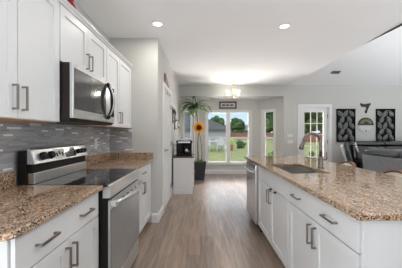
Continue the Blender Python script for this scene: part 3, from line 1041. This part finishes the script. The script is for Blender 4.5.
lamp('chandelier_bulb', 'POINT', (cx, cy, CZ - .34), (0, 0, 0), 14.0, (1, .96, .92), shadow_soft_size=.05)

# ------------------------------------------------------------------ pictures and wall decor
pf = thing('picture_frame', 'small dark framed print hanging above the bay window', 'picture', (.865, NY, 2.2))
x0, x1, z0, z1 = .575, 1.13, 2.07, 2.30
q = .045
MB().box(x0, x1, NY - .025, NY - .001, z1 - q, z1).box(x0, x1, NY - .025, NY - .001, z0, z0 + q).box(x0, x0 + q, NY - .025, NY - .001, z0 + q, z1 - q).box(x1 - q, x1, NY - .025, NY - .001, z0 + q, z1 - q).build('frame', M['frame_d'], pf)
MB().box(x0 + q, x1 - q, NY - .012, NY - .002, z0 + q, z1 - q).build('print', M['mat_paper'], pf)
for k in range(3):
    MB().box(x0 + .10 + k * .125, x0 + .19 + k * .125, NY - .0135, NY - .0121, 2.16, 2.21).build('mark', M['frame_d'], pf)

pl = thing('wall_plaque', 'reddish wooden plaque with scrolled end hanging over the pantry door', 'plaque', (PX, 4.1, 2.2))
MB().prism([(3.88, 2.13), (4.36, 2.13), (4.36, 2.19), (4.20, 2.23), (4.12, 2.21), (4.02, 2.30), (3.93, 2.305), (3.88, 2.28)], 'x', PX + .0005, PX + .02).build('board', M['plaque'], pl, bevel=.003)
for k in range(4):
    MB().box(PX + .0202, PX + .023, 3.93 + k * .10, 3.985 + k * .10, 2.15, 2.19 + .012 * (k % 2)).build('letter_mark', M['plaque_l'], pl)

for (ya, yb, za, zb_, lab) in ((4.98, 5.12, 1.50, 1.86, 'black scrolled metal wall sconce on the pantry wall, the higher one'), (5.36, 5.50, 1.36, 1.86, 'black scrolled metal wall sconce on the pantry wall, the lower one nearer the bay')):
    sc = thing('wall_sconce', lab, 'sconce', (PX, (ya + yb) / 2, za), 'wall sconces')
    ym_ = (ya + yb) / 2
    MB().box(PX + .0005, PX + .014, ym_ - .055, ym_ + .055, za, zb_).build('back_plate', M['bronze'], sc, bevel=.003)
    pts = []
    for k in range(20):
        a = k / 19 * 2.2 * PI
        r = .018 + .05 * k / 19
        pts.append((PX + .02, ym_ + r * math.cos(a), zb_ - .09 + r * math.sin(a)))
    MB().tube(pts, .008, 6).build('scroll', M['bronze'], sc)
    MB().tube([(PX + .01, ym_, za + .06), (PX + .06, ym_, za + .03), (PX + .09, ym_, za + .06)], .007, 6).build('arm', M['bronze'], sc)
    MB().lathe([(.02, .06), (.045, .068), (.045, .074), (.02, .074)], (PX + .09, ym_, za), n=14).build('cup', M['bronze'], sc)
    MB().lathe([(.027, .0745), (.027, .17), (.004, .175)], (PX + .09, ym_, za), n=14).build('candle', M['white'], sc)

# leaf panels on the living room wall
def leaf_relief(cx_, cz_, L, w, ang, y, rise=.016):
    """one embossed leaf lying in the wall plane, pointed ends and a raised midrib"""
    N = 8
    vs, fs = [], []
    for i in range(N + 1):
        t = i / N
        ww = w * math.sin(PI * t ** .8) ** .85 + .001
        for k, u in enumerate((-1, -.5, 0, .5, 1)):
            x = u * ww
            z = (t - .5) * L
            hgt = .002 + rise * (0, .42, 1, .42, 0)[k] * math.sin(PI * min(max(t, .04), .96)) ** .5
            ca, sa = math.cos(ang), math.sin(ang)
            vs.append((cx_ + x * ca - z * sa, y - .003 - hgt, cz_ + x * sa + z * ca))
    for i in range(N):
        for k in range(4):
            fs.append((i * 5 + k, i * 5 + k + 1, (i + 1) * 5 + k + 1, (i + 1) * 5 + k))
    return vs, fs
def leaf_panel(x0, label):
    z0, z1 = 1.045, 1.985
    w = .53
    root = thing('wall_art', label, 'wall art', (x0 + w / 2, BY, z0), 'leaf relief panels')
    q = .022
    MB().box(x0, x0 + w, BY - .046, BY - .0005, z1 - q, z1).box(x0, x0 + w, BY - .032, BY - .0005, z0, z0 + q).box(x0, x0 + q, BY - .032, BY - .0005, z0 + q, z1 - q).box(x0 + w - q, x0 + w, BY - .032, BY - .0005, z0 + q, z1 - q).build('frame', M['artbase'], root)
    MB().box(x0 + q, x0 + w - q, BY - .006, BY - .001, z0 + q, z1 - q).build('backing', M['artbase'], root)
    rnd = random.Random(3)
    spots = []
    for r in range(5):
        for c_ in range(2 if r % 2 else 3):
            spots.append((x0 + (.165 if r % 2 else .10) + c_ * (.20 if r % 2 else .165), z0 + .125 + r * .172, (-1 if (r + c_) % 2 else 1) * rnd.uniform(.30, .75)))
    for k, (a, b, an) in enumerate(spots):
        a = min(max(a, x0 + .10), x0 + w - .10)
        b = min(max(b, z0 + .125), z1 - .125)
        vs, fs = leaf_relief(a, b, .235, .062, an, BY - .006 - .002 * (k % 3), .034)
        MB().add(vs, fs).build('leaf', M['artleaf'], root, smooth=True)
    return root
leaf_panel(3.865, 'tall black relief panel of pewter leaves, the one nearer the patio door')
leaf_panel(4.995, 'tall black relief panel of pewter leaves, the one beyond the round sign')

# round two-tone sign with ribbon between the panels
rx, rz_, rr = 4.70, 1.515, .225
rs = thing('round_sign', 'round wall sign, dark olive above and whitewashed below, between the leaf panels', 'sign', (rx, BY, rz_))
def half(a0, a1, r, y0, y1):
    n = 24
    return MB().prism([(rx + r * math.cos(a0 + (a1 - a0) * k / n), rz_ + r * math.sin(a0 + (a1 - a0) * k / n)) for k in range(n + 1)], 'y', y0, y1)
half(.02, PI - .02, rr, BY - .022, BY - .0005).build('upper_half', M['olive'], rs)
half(PI, 2 * PI, rr, BY - .018, BY - .0005).build('lower_half', M['signwhite'], rs)
for k in range(7):
    a = PI * (k + .5) / 7
    px, pz = rx + .13 * math.cos(a), rz_ + .05 + .10 * math.sin(a)
    vs, fs = leaf_relief(px, pz, .11, .022, a - PI / 2, BY - .023)
    MB().add(vs, fs).build('sprig', M['olive_l'], rs)
MB().box(rx - .02, rx + .02, BY - .022, BY - .0185, rz_ - .17, rz_ - .14).build('mark', M['olive'], rs)
for k in range(9):
    a = PI + PI * (k + .5) / 9
    MB().lathe([(.012, -.0185), (.012, -.021)], (rx + .195 * math.cos(a), BY, rz_ + .195 * math.sin(a)), 'y', 8).build('dot', M['furn_d'], rs)
rb = thing('ribbon_bow', 'dark ribbon bow with trailing tail pinned above the round wall sign', 'ribbon', (4.68, BY, 1.86))
MB().prism([(4.545, 2.15), (4.64, 2.115), (4.70, 2.125), (4.83, 2.15), (4.825, 2.09), (4.72, 2.045), (4.60, 2.05), (4.56, 2.08)], 'y', BY - .035, BY - .0005).build('loop', M['ribbon'], rb, bevel=.008)
MB().prism([(4.70, 2.055), (4.80, 2.08), (4.765, 1.99), (4.735, 1.93), (4.725, 1.86), (4.675, 1.88), (4.69, 1.94), (4.725, 2.0)], 'y', BY - .028, BY - .001).build('tail', M['ribbon'], rb, bevel=.006)

# ------------------------------------------------------------------ coffee bar
kx0, kx1, ky0, ky1 = -.585, -.165, 4.90, 5.55
kb = thing('coffee_cabinet', 'white freestanding cabinet with dark wood top by the pantry wall', 'cabinet', (-.375, 5.2, 0))
MB().box(kx0, kx1 - .02, ky0, ky1, .0, .765).build('carcass', M['cab'], kb)
MB().box(kx0 - .004, kx1 - .016, ky0 - .008, ky0 - .0005, .0, .09).build('plinth_strip', M['cab'], kb)
MB().box(kx0 - .006, kx1 + .012, ky0 - .012, ky1 + .01, .7655, .79).build('top', M['topwood'], kb, bevel=.002)
for k, (za, zb_) in enumerate(((.10, .30), (.31, .51), (.52, .755))):
    d = MB().box(kx1 - .0195, kx1, ky0 + .005, ky1 - .005, za, zb_).build('drawer', M['cab'], kb, bevel=.002)
    pull(d, kx1, 1, ky0 + .18, (za + zb_) / 2, .1, False)
    pull(d, kx1, 1, ky1 - .18, (za + zb_) / 2, .1, False)
# coffee maker
cm = thing('coffee_maker', 'black and chrome coffee maker on the dark wood cabinet top', 'coffee maker', (-.37, 5.15, .79))
a, b = 5.03, 5.26
MB().box(-.545, -.20, a, b, .7905, .835).build('base', M['black'], cm, bevel=.008)
MB().box(-.54, -.42, a + .005, b - .005, .8355, 1.06).build('water_tank', M['black'], cm, bevel=.012)
MB().box(-.419, -.21, a + .15, b - .004, .8355, 1.06).build('rear_housing', M['black'], cm, bevel=.004)
MB().box(-.54, -.195, a, b, 1.0605, 1.125).build('brew_head', M['black'], cm, bevel=.012)
MB().box(-.50, -.235, a - .004, a - .0005, 1.075, 1.11).build('chrome_band', M['steel'], cm)
MB().lathe([(.085, 1.1255), (.085, 1.14), (.05, 1.150), (.01, 1.152)], (-.36, (a + b) / 2, 0), n=20).build('lid', M['steel'], cm, smooth=True)
MB().box(-.245, -.207, a + .02, b - .02, .91, 1.06).build('pod_arm', M['black'], cm, bevel=.008)
MB().lathe([(.055, .8365), (.070, .87), (.068, .93), (.048, .955), (.046, .957)], (-.322, (a + b) / 2, 0), n=22).build('carafe', M['steel_d'], cm, smooth=True)
# ------------------------------------------------------------------ potted plant and sunflower
ppx, ppy = -.055, 6.52
po = thing('potted_plant', 'tall palm-like plant in a square charcoal planter by the bay', 'plant', (ppx, ppy, 0))
def frustum(w0, w1, z0, z1, cx_, cy_):
    mb = MB()
    P = []
    for w, z in ((w0, z0), (w1, z1), (w1 - .02, z1), (w1 - .03, z1 - .05)):
        P += [(cx_ - w, cy_ - w, z), (cx_ + w, cy_ - w, z), (cx_ + w, cy_ + w, z), (cx_ - w, cy_ + w, z)]
    fs = [(3, 2, 1, 0), (12, 13, 14, 15)]
    for k in range(3):
        for i in range(4):
            j = (i + 1) % 4
            fs.append((k * 4 + i, k * 4 + j, k * 4 + 4 + j, k * 4 + 4 + i))
    return mb.add(P, fs)
frustum(.140, .198, .001, .50, ppx, ppy).build('planter', M['pot'], po, bevel=.006)
MB().box(ppx - .13, ppx + .13, ppy - .13, ppy + .13, .452, .462).build('soil', M['soil'], po)
trunk = [(ppx - .02, ppy, .46), (ppx - .035, ppy - .01, .9), (ppx - .02, ppy - .03, 1.4), (ppx - .07, ppy - .06, 1.85), (ppx - .09, ppy - .08, 2.08)]
MB().tube(trunk, [.016, .014, .013, .013, .012], 8).build('trunk', M['stem'], po, smooth=True)
def leaf_strip(mb, base, az, up, L, w, droop, N=8):
    base = Vector(base)
    d = Vector((math.cos(az), math.sin(az), 0))
    side = Vector((-math.sin(az), math.cos(az), 0))
    el = up
    p = base.copy()
    vs = []
    for i in range(N + 1):
        t = i / N
        ww = w * (math.sin(PI * (.12 + .88 * t) ** .9) ** .7 if t < 1 else .02)
        dirv = d * math.cos(el) + Vector((0, 0, 1)) * math.sin(el)
        nn = side.cross(dirv)
        vs += [p - side * ww + nn * ww * .25, p.copy(), p + side * ww + nn * ww * .25]
        p = p + dirv * (L / N)
        el -= droop / N
    fs = []
    for i in range(N):
        for k in range(2):
            fs.append((i * 3 + k, i * 3 + k + 1, i * 3 + 4 + k, i * 3 + 3 + k))
    mb.add(vs, fs)
rnd = random.Random(11)
fol = MB()
crown = Vector(trunk[-1])
for k in range(40):
    az = rnd.uniform(0, 2 * PI)
    b = crown + Vector((0, 0, rnd.uniform(-.16, .02)))
    if k < 9:
        leaf_strip(fol, b, az, rnd.uniform(.8, 1.25), rnd.uniform(.62, .84), .026, rnd.uniform(2.0, 2.9))
    else:
        leaf_strip(fol, b, az, rnd.uniform(.1, .8), rnd.uniform(.40, .62), rnd.uniform(.040, .058), rnd.uniform(1.2, 2.1))
# keep the fronds out of the walls and header
for v in fol.v:
    v.x = max(v.x, PX + .03)
    if v.z > 2.28:
        v.y = min(v.y, BY - .02)
    if v.y > BY - .02:
        t = (v.y - BY - .12) * (NL - BL) / (NY - BY - .12)
        v.x = max(v.x, BL + max(t, 0) + .08)
fol.build('foliage', M['leaf'], po, smooth=True)
low = MB()
for k in range(34):
    az = rnd.uniform(0, 2 * PI)
    leaf_strip(low, (ppx + rnd.uniform(-.10, .10), ppy + rnd.uniform(-.10, .10), .462), az, rnd.uniform(.5, 1.4), rnd.uniform(.14, .26), .030, 1.6, 5)
low.build('ground_foliage', M['leaf_y'], po, smooth=True)

sfx, sfy, sfz = -.055, 6.33, 1.445
sf = thing('sunflower', 'orange artificial sunflower on a long stem standing in the charcoal planter', 'sunflower', (ppx + .06, ppy - .06, .462))
MB().tube([(ppx + .06, ppy - .06, .4625), (ppx + .085, ppy - .08, .75), (ppx + .05, ppy - .10, 1.1), (sfx - .005, sfy + .06, 1.36), (sfx, sfy + .02, sfz)], [.010, .009, .008, .008, .008], 8).build('stem', M['stem'], sf, smooth=True)
pet = MB()
for ring, (n, r, w, off) in enumerate(((18, .155, .028, 0), (18, .135, .026, .17))):
    for k in range(n):
        a = 2 * PI * k / n + off
        ca, sa = math.cos(a), math.sin(a)
        vs = []
        for t, wf in ((.40, .6), (.6, 1), (.82, .85), (1.0, .06)):
            rr_ = r * t
            y = sfy - .012 + .03 * (t - .4) * (1 if ring == 0 else .4) - ring * .006
            for u in (-1, 0, 1):
                vs.append((sfx + ca * rr_ - sa * u * w * wf, y - (.004 if u == 0 else 0), sfz + sa * rr_ + ca * u * w * wf))
        fs = []
        for i in range(3):
            for j in range(2):
                fs.append((i * 3 + j, i * 3 + j + 1, i * 3 + 4 + j, i * 3 + 3 + j))
        pet.add(vs, fs)
pet.build('petals', M['petal'], sf, smooth=True)
MB().lathe([(.075, .0), (.075, -.014), (.055, -.028), (.02, -.033)], (sfx, sfy - .005, sfz), 'y', 22).build('seed_head', M['seed'], sf, smooth=True)
lv = MB()
for z, az in ((.85, 2.4), (.95, .4), (1.12, 3.4), (1.2, -.5)):
    leaf_strip(lv, (ppx + .07, ppy - .09, z), az, .7, .15, .022, 1.6, 6)
lv.build('leaves', M['leaf_y'], sf, smooth=True)

# ------------------------------------------------------------------ bar stools at the island
def make_stool(label):
    st = thing('counter_stool', label, 'stool', (0, 0, 0), 'counter stools')
    # local: sitter faces -X (towards the island); backrest at +X
    for sx_, sy_ in ((-1, -1), (-1, 1), (1, -1), (1, 1)):
        MB().tube([(sx_ * .19, sy_ * .19, .002), (sx_ * .16, sy_ * .165, .57)], [.016, .020], 8).build('leg', M['redwood'], st)
    MB().box(-.18, .18, -.185, .185, .57, .605).build('seat_frame', M['redwood'], st, bevel=.008)
    MB().box(-.19, .185, -.195, .195, .6055, .655).build('seat_cushion', M['cream'], st, bevel=.02, seg=3)
    for z, s_ in ((.20, -1), (.26, 1)):
        MB().tube([(s_ * .182, -.18, z), (s_ * .182, .18, z)], .010, 8).build('stretcher', M['redwood'], st)
    N = 12
    pad, rail = MB(), MB()
    def arc(t, off):
        a = (t - .5) * 1.7
        return (.02 + (.24 + off) * math.cos(a) * .85, (.24 + off) * math.sin(a) * 1.12)
    for mb, za, zb_, o0, o1, sag in ((pad, .70, .889, -.035, .0, 0), (rail, .890, .910, -.038, .006, .0)):
        vs = []
        for i in range(N + 1):
            t = i / N
            drop = .075 * (abs(t - .5) * 2) ** 2.2
            for off, z in ((o0, za), (o1, za), (o1, zb_ - drop), (o0, zb_ - drop)):
                x, y = arc(t, off)
                vs.append((x, y, z - (drop if z == za and mb is rail else 0)))
        fs = [(0, 1, 2, 3), tuple(N * 4 + k for k in (3, 2, 1, 0))]
        for i in range(N):
            for k in range(4):
                fs.append((i * 4 + k, i * 4 + (k + 1) % 4, i * 4 + 4 + (k + 1) % 4, i * 4 + 4 + k))
        mb.add(vs, fs)
    pad.build('back_pad', M['cream'], st, smooth=False)
    rail.build('top_rail', M['redwood'], st)
    for t in (.12, .88):
        x, y = arc(t, -.016)
        MB().tube([(x, y * .86, .60), (x, y, .71)], .014, 8).build('back_post', M['redwood'], st)
    return st
st1 = make_stool('cream cushioned counter stool with reddish wood rail, near the far end of the island')
st1.location = (1.74, 3.04, 0)
st2 = dup(st1, (1.74, 2.28, 0), 0, 'cream cushioned counter stool with reddish wood rail, closer to the camera beside the island')

# ------------------------------------------------------------------ sofas
def pillow(x0, x1, y0, y1, z0, z1):
    return MB().box(x0, x1, y0, y1, z0, z1)

ls = thing('loveseat', 'grey leather loveseat with its back turned to the island', 'sofa', (3.8, 4.0, 0))
ex0, ex1, ey0, ey1 = 3.29, 4.25, 2.95, 4.76
MB().prism([(ey0 + .10, .06), (ey1 - .14, .06), (ey1, .87), (ey0, .87)], 'x', ex0, ex0 + .22).build('back_shell', M['leather'], ls, bevel=.02, seg=3)
MB().box(ex0 + .225, ex1, ey0 + .16, ey1 - .16, .08, .30).build('base', M['leather'], ls, bevel=.02)
for ya, yb in ((ey0 + .185, 3.848), (3.852, ey1 - .185)):
    MB().box(ex0 + .36, ex1, ya, yb, .305, .47).build('seat_cushion', M['leather'], ls, bevel=.05, seg=4, smooth=True)
    ym_ = (ya + yb) / 2
    MB().box(ex0 + .225, ex0 + .36, ya, yb, .31, .87).build('back_cushion', M['leather'], ls, bevel=.05, seg=4, smooth=True)
for ya, yb in ((ey0 + .06, 3.83), (3.87, ey1 - .10)):
    mb = MB().prism([(ex0 - .03, .86 + .012), (ex0 + .30, .872), (ex0 + .32, .93), (ex0 + .22, .995), (ex0 + .06, 1.0), (ex0 - .02, .95)], 'y', ya, yb)
    mb.build('head_cushion', M['leather_h'], ls, bevel=.045, seg=4, smooth=True)
for ya, yb in ((ey0 + .02, ey0 + .18), (ey1 - .18, ey1 - .02)):
    MB().box(ex0 + .225, ex1, ya, yb, .06, .62).build('arm', M['leather'], ls, bevel=.05, seg=4)
for x in (ex0 + .06, ex1 - .06):
    for y in (ey0 + .22, ey1 - .25):
        MB().box(x - .03, x + .03, y - .03, y + .03, .001, .0795 if x > 4 else .0595).build('foot', M['bronze'], ls)

so = thing('sofa', 'dark leather high-backed sofa against the wall below the leaf panels', 'sofa', (5.0, 5.9, 0))
fx0, fx1 = 3.60, 6.5
fy0, fy1 = 5.35, 6.30
MB().box(fx0 + .42, fx1 - .2, fy0 + .06, fy1 - .27, .10, .30).build('base', M['leather_d'], so, bevel=.02)
bx0 = 3.97
MB().prism([(fy1 - .26, .10), (fy1 - .04, .10), (fy1, .98), (fy1 - .16, .98)], 'x', bx0 - .05, fx1 - .14).build('back_shell', M['leather_d'], so, bevel=.03, seg=3)
for k in range(3):
    wd = (fx1 - .21 - bx0) / 3
    xa = bx0 + k * wd
    xs = xa - .02 if k == 0 else xa
    MB().box(xs + .004, xa + wd - .004, fy0, fy1 - .30, .305, .60).build('seat_cushion', M['leather_d'], so, bevel=.05, seg=4, smooth=True)
    MB().prism([(fy1 - .46, .605), (fy1 - .27, .605), (fy1 - .17, .98), (fy1 - .36, .96)], 'x', xa + .004, xa + wd - .004).build('back_cushion', M['leather_d'], so, bevel=.05, seg=4, smooth=True)
    MB().prism([(fy1 - .36, .985), (fy1 - .02, .985), (fy1 - .02, 1.05), (fy1 - .08, 1.085), (fy1 - .26, 1.085), (fy1 - .35, 1.04)], 'x', xa + .004, xa + wd + (.06 if k == 2 else -.004)).build('head_cushion', M['leather_d'], so, bevel=.03, seg=4, smooth=True)
# flared wing at the open end with a side painted pale for door light, plain arm at the other
def flared(poly, y0, y1, k):
    """cross-section in x,z run back along a line that flares open towards the front"""
    n = len(poly)
    vs = [(x, y0, z) for x, z in poly] + [(x + k * (y1 - y0), y1, z) for x, z in poly]
    return MB().add(vs, [tuple(range(n)), tuple(range(2 * n - 1, n - 1, -1))] + [(i, i + n, (i + 1) % n + n, (i + 1) % n) for i in range(n)])
flared([(3.36, 1.03), (3.45, 1.055), (3.58, .62), (3.58, .06), (3.49, .06), (3.48, .60)], 5.45, 6.05, .60).build('wing_arm', M['leather_d'], so, bevel=.025, seg=3)
flared([(3.285, .95), (3.335, 1.0), (3.455, .62), (3.462, .30), (3.43, .30), (3.41, .62)], 5.47, 6.03, .60).build('lit_side', M['leather_lit'], so, bevel=.02, seg=3)
MB().prism([(3.93, 1.05), (3.955, 1.06), (4.03, .80), (4.0, .79)], 'y', 5.90, 5.94).build('edge_highlight', M['leather_lit'], so, bevel=.008)  # pale strip painting the highlight down the edge of the back
MB().prism([(fy0 - .02, .06), (fy1 - .30, .06), (fy1 - .265, .72), (fy0 + .10, .69), (fy0, .62)], 'x', fx1 - .19, fx1).build('arm', M['leather_d'], so, bevel=.04, seg=4)
MB().box(3.98, 4.6, fy0 - .025, fy0 - .002, .55, .61).build('seat_highlight', M['leather'], so, bevel=.008)  # lighter strip standing in for the highlight along the seat edge
for x in (fx0 + .50, fx1 - .08):
    for y in (fy0 + .10, fy1 - .36):
        MB().box(x - .03, x + .03, y - .03, y + .03, .001, .099 if x < 5 else .059).build('foot', M['bronze'], so)

# ------------------------------------------------------------------ outdoors
def lawn_z(y):
    if y < 14:
        return -.15
    return -.15 + .55 * min(1, (y - 14) / 24)
mb = MB()
ys = [NY + .3, 10, 14, 20, 26, 32, 38, 60, 90]
for y in ys:
    mb.v += [Vector((-45, y, lawn_z(y))), Vector((75, y, lawn_z(y)))]
for i in range(len(ys) - 1):
    mb.f.append((2 * i, 2 * i + 1, 2 * i + 3, 2 * i + 2))
struct(mb.build('lawn', M['lawn']))
struct(MB().box(2.6, 6.5, BY + .14, 9.2, -.14, -.04).build('patio_slab', M['patio']))

def fence(label, x0, x1, y, n):
    root = thing('garden_fence', label, 'fence', ((x0 + x1) / 2, y, lawn_z(y)))
    z = lawn_z(y)
    w = (x1 - x0) / n
    for k in range(n + 1):
        x = x0 + k * w
        MB().box(x - .07, x + .07, y - .10, y + .04, z - .05, z + 1.15).build('post', M['fence'], root)
    mb = MB()
    nb = n * 6
    for k in range(nb):
        x = x0 + k * (x1 - x0) / nb
        mb.box(x + .01, x + (x1 - x0) / nb - .01, y + .045, y + .07, z, z + 1.05 + .03 * (k % 2))
    mb.build('board', M['fence'], root)
    for zz in (.25, .85):
        MB().box(x0, x1, y - .0, y + .044, z + zz, z + zz + .09).build('rail', M['fence'], root)
fence('long reddish brown wooden fence across the back of the lawn', -14, 34, 38, 20)
fence('shorter reddish wooden fence nearer the house, seen through the patio door', 11.0, 21.0, 30, 6)

def blob_crown(mb, c, r, n, rnd, rz=None):
    for k in range(n):
        a, b = rnd.uniform(0, 2 * PI), rnd.uniform(-1, 1)
        q = math.sqrt(1 - b * b)
        p = Vector(c) + Vector((q * math.cos(a), q * math.sin(a), b * (rz or r * 1.05) / r)) * r * rnd.uniform(.35, .85)
        rr_ = r * rnd.uniform(.28, .5)
        base = len(mb.v)
        bm = bmesh.new()
        bmesh.ops.create_icosphere(bm, subdivisions=2, radius=rr_)
        for v in bm.verts:
            v.co = v.co * rnd.uniform(.78, 1.18) + p
        mb.v += [v.co.copy() for v in bm.verts]
        mb.f += [tuple(base + v.index for v in f.verts) for f in bm.faces]
        bm.free()
def tree(label, x, y, h, r, mat, seed, trunk_h=None):
    rnd_ = random.Random(seed)
    z = lawn_z(y)
    root = thing('tree', label, 'tree', (x, y, z), 'trees beyond the lawn')
    th = trunk_h or h * .35
    MB().tube([(x, y, z - .05), (x + .1, y, z + th), (x, y, z + h * .7)], [r * .10, r * .07, r * .03], 8).build('trunk', M['bark'], root)
    mb = MB()
    blob_crown(mb, (x, y, z + h * .56), r, 30, rnd_, h * .46)
    mb.build('crown', mat, root)
tree('dark bushy tree beyond the fence, behind the grey-roofed house', -2.4, 52, 7.0, 3.4, M['tree1'], 1)
tree('round leafy tree above the fence, centred in one bay pane', 7.7, 50, 3.9, 1.9, M['tree1'], 2)
tree('dark rounded tree showing over the sloping grey roof', 3.4, 50, 4.3, 1.9, M['tree1'], 12)
tree('tall dark evergreen seen through the narrow bay window', 14.4, 46, 9.5, 3.2, M['tree1'], 3, 1.5)
tree('broad dark tree beside the evergreen beyond the fence', 20.2, 58, 9.5, 3.8, M['tree1'], 4, 1.5)
tree('bright leafy tree nearest the patio door, rising over the nearer fence', 15.6, 35, 6.8, 2.5, M['tree2'], 5, 1.4)
tree('pale green tree close behind the bright one by the patio', 21.5, 40, 7.6, 2.7, M['tree2'], 6, 1.4)
tree('dark green tree rising behind the patio trees', 27.5, 50, 9.5, 4.4, M['tree1'], 7, 1.5)
tree('low spreading tree filling the gap between the two patio trees', 21.0, 46.5, 5.5, 2.4, M['tree2'], 13, 1.0)
tree('thin young tree at the edge of the bay window view', 10.6, 40, 5.0, 1.1, M['tree2'], 8)
tree('leafy tree filling the bay side window beside the planter', -4.2, 24, 5.0, 2.2, M['tree1'], 9, 1.0)

# neighbouring house: grey gabled roof
hs = thing('neighbour_house', 'neighbouring house with a big grey shingled roof beyond the lawn', 'house', (-3.5, 36, lawn_z(34)))
zz = lawn_z(34) - .05
MB().box(-11, 3.2, 30, 36, zz, 1.9).build('walls', M['siding'], hs)
MB().prism([(-11.6, 1.85), (3.9, 1.85), (3.9, 1.95), (.4, 4.0 - .6), (-2.2, 4.4), (-6.0, 5.3), (-11.6, 5.3)], 'y', 29.6, 36.4).build('roof', M['shingle'], hs)
MB().box(-1.0, .2, 29.97, 29.999, .9, 1.7).build('window', M['furn_d'], hs)
hs2 = thing('neighbour_house', 'low distant house with grey roof seen beyond the fence', 'house', (10.5, 58, .4))
MB().box(5.5, 15, 56, 62, .35, 2.1).build('walls', M['siding'], hs2)
MB().prism([(55.5, 2.1), (62.5, 2.1), (59, 3.6)], 'x', 5.0, 15.5).build('roof', M['shingle'], hs2)

# patio set on the lawn, seen through the bay window
pt = thing('patio_table', 'pale metal patio table on the lawn outside the bay window', 'table', (.95, 18.6, lawn_z(18.6)))
zt = lawn_z(18.6)
MB().box(-.1, 2.0, 18.1, 19.1, zt + .70, zt + .74).build('tabletop', M['furn'], pt, bevel=.01)
for x in (.0, 1.9):
    for y in (18.2, 19.0):
        MB().tube([(x, y, zt - .01), (x, y, zt + .70)], .025, 8).build('leg', M['furn'], pt)
def patio_chair(label):
    r = thing('patio_chair', label, 'chair', (0, 0, 0), 'patio chairs')
    for sx_ in (-1, 1):
        MB().tube([(sx_ * .26, -.25, 0), (sx_ * .26, -.26, .62), (sx_ * .26, .22, .64), (sx_ * .24, .30, 1.05)], .028, 6).build('side_frame', M['furn'], r)
        MB().tube([(sx_ * .26, .28, 0), (sx_ * .26, .22, .62)], .028, 6).build('rear_leg', M['furn'], r)
    MB().box(-.25, .25, -.25, .22, .40, .44).build('seat', M['furn_d'], r)
    MB().prism([(.22, .44), (.25, .44), (.31, 1.04), (.28, 1.04)], 'x', -.23, .23).build('backrest', M['furn'], r)
    return r
pc = patio_chair('pale patio chair on the house side of the table, first from the planter')
pc.location = (.4, 17.5, zt)
pc.rotation_euler = (0, 0, PI)
dup(pc, (1.45, 17.5, zt), PI + .1, 'pale patio chair on the house side of the table, second from the planter')
dup(pc, (.5, 19.7, zt + .05), .1, 'pale patio chair on the far side of the table, first from the planter')
dup(pc, (-.65, 18.6, zt), PI / 2, 'pale patio chair at the end of the table, closest to the planter')
dup(pc, (1.5, 19.7, zt + .05), 0, 'pale patio chair on the far side of the table, second from the planter')

def shrub(label, x, y, r, mat, pot=True):
    z = lawn_z(y)
    root = thing('shrub', label, 'shrub', (x, y, z))
    h0 = 0
    if pot:
        MB().lathe([(r * .4, 0), (r * .62, .45), (r * .55, .46), (r * .5, .40)], (x, y, z), n=16).build('pot', M['terra'], root)
        h0 = .42
    mb = MB()
    blob_crown(mb, (x, y, z + h0 + r * .8), r, 14, random.Random(int(x * 10)))
    mb.build('foliage', mat, root)
shrub('potted lime green shrub on the lawn outside the bay window', 2.45, 18.5, .26, M['leaf_y'])
shrub('dark rounded shrub on the lawn outside the bay window', 3.55, 20.5, .42, M['tree1'], False)
shrub('dark rounded shrub close outside the narrow bay window', 3.25, 10.4, .33, M['tree1'], False)
shrub('dark bushy shrub just outside the patio door', 5.2, 10.3, .42, M['tree1'], False)
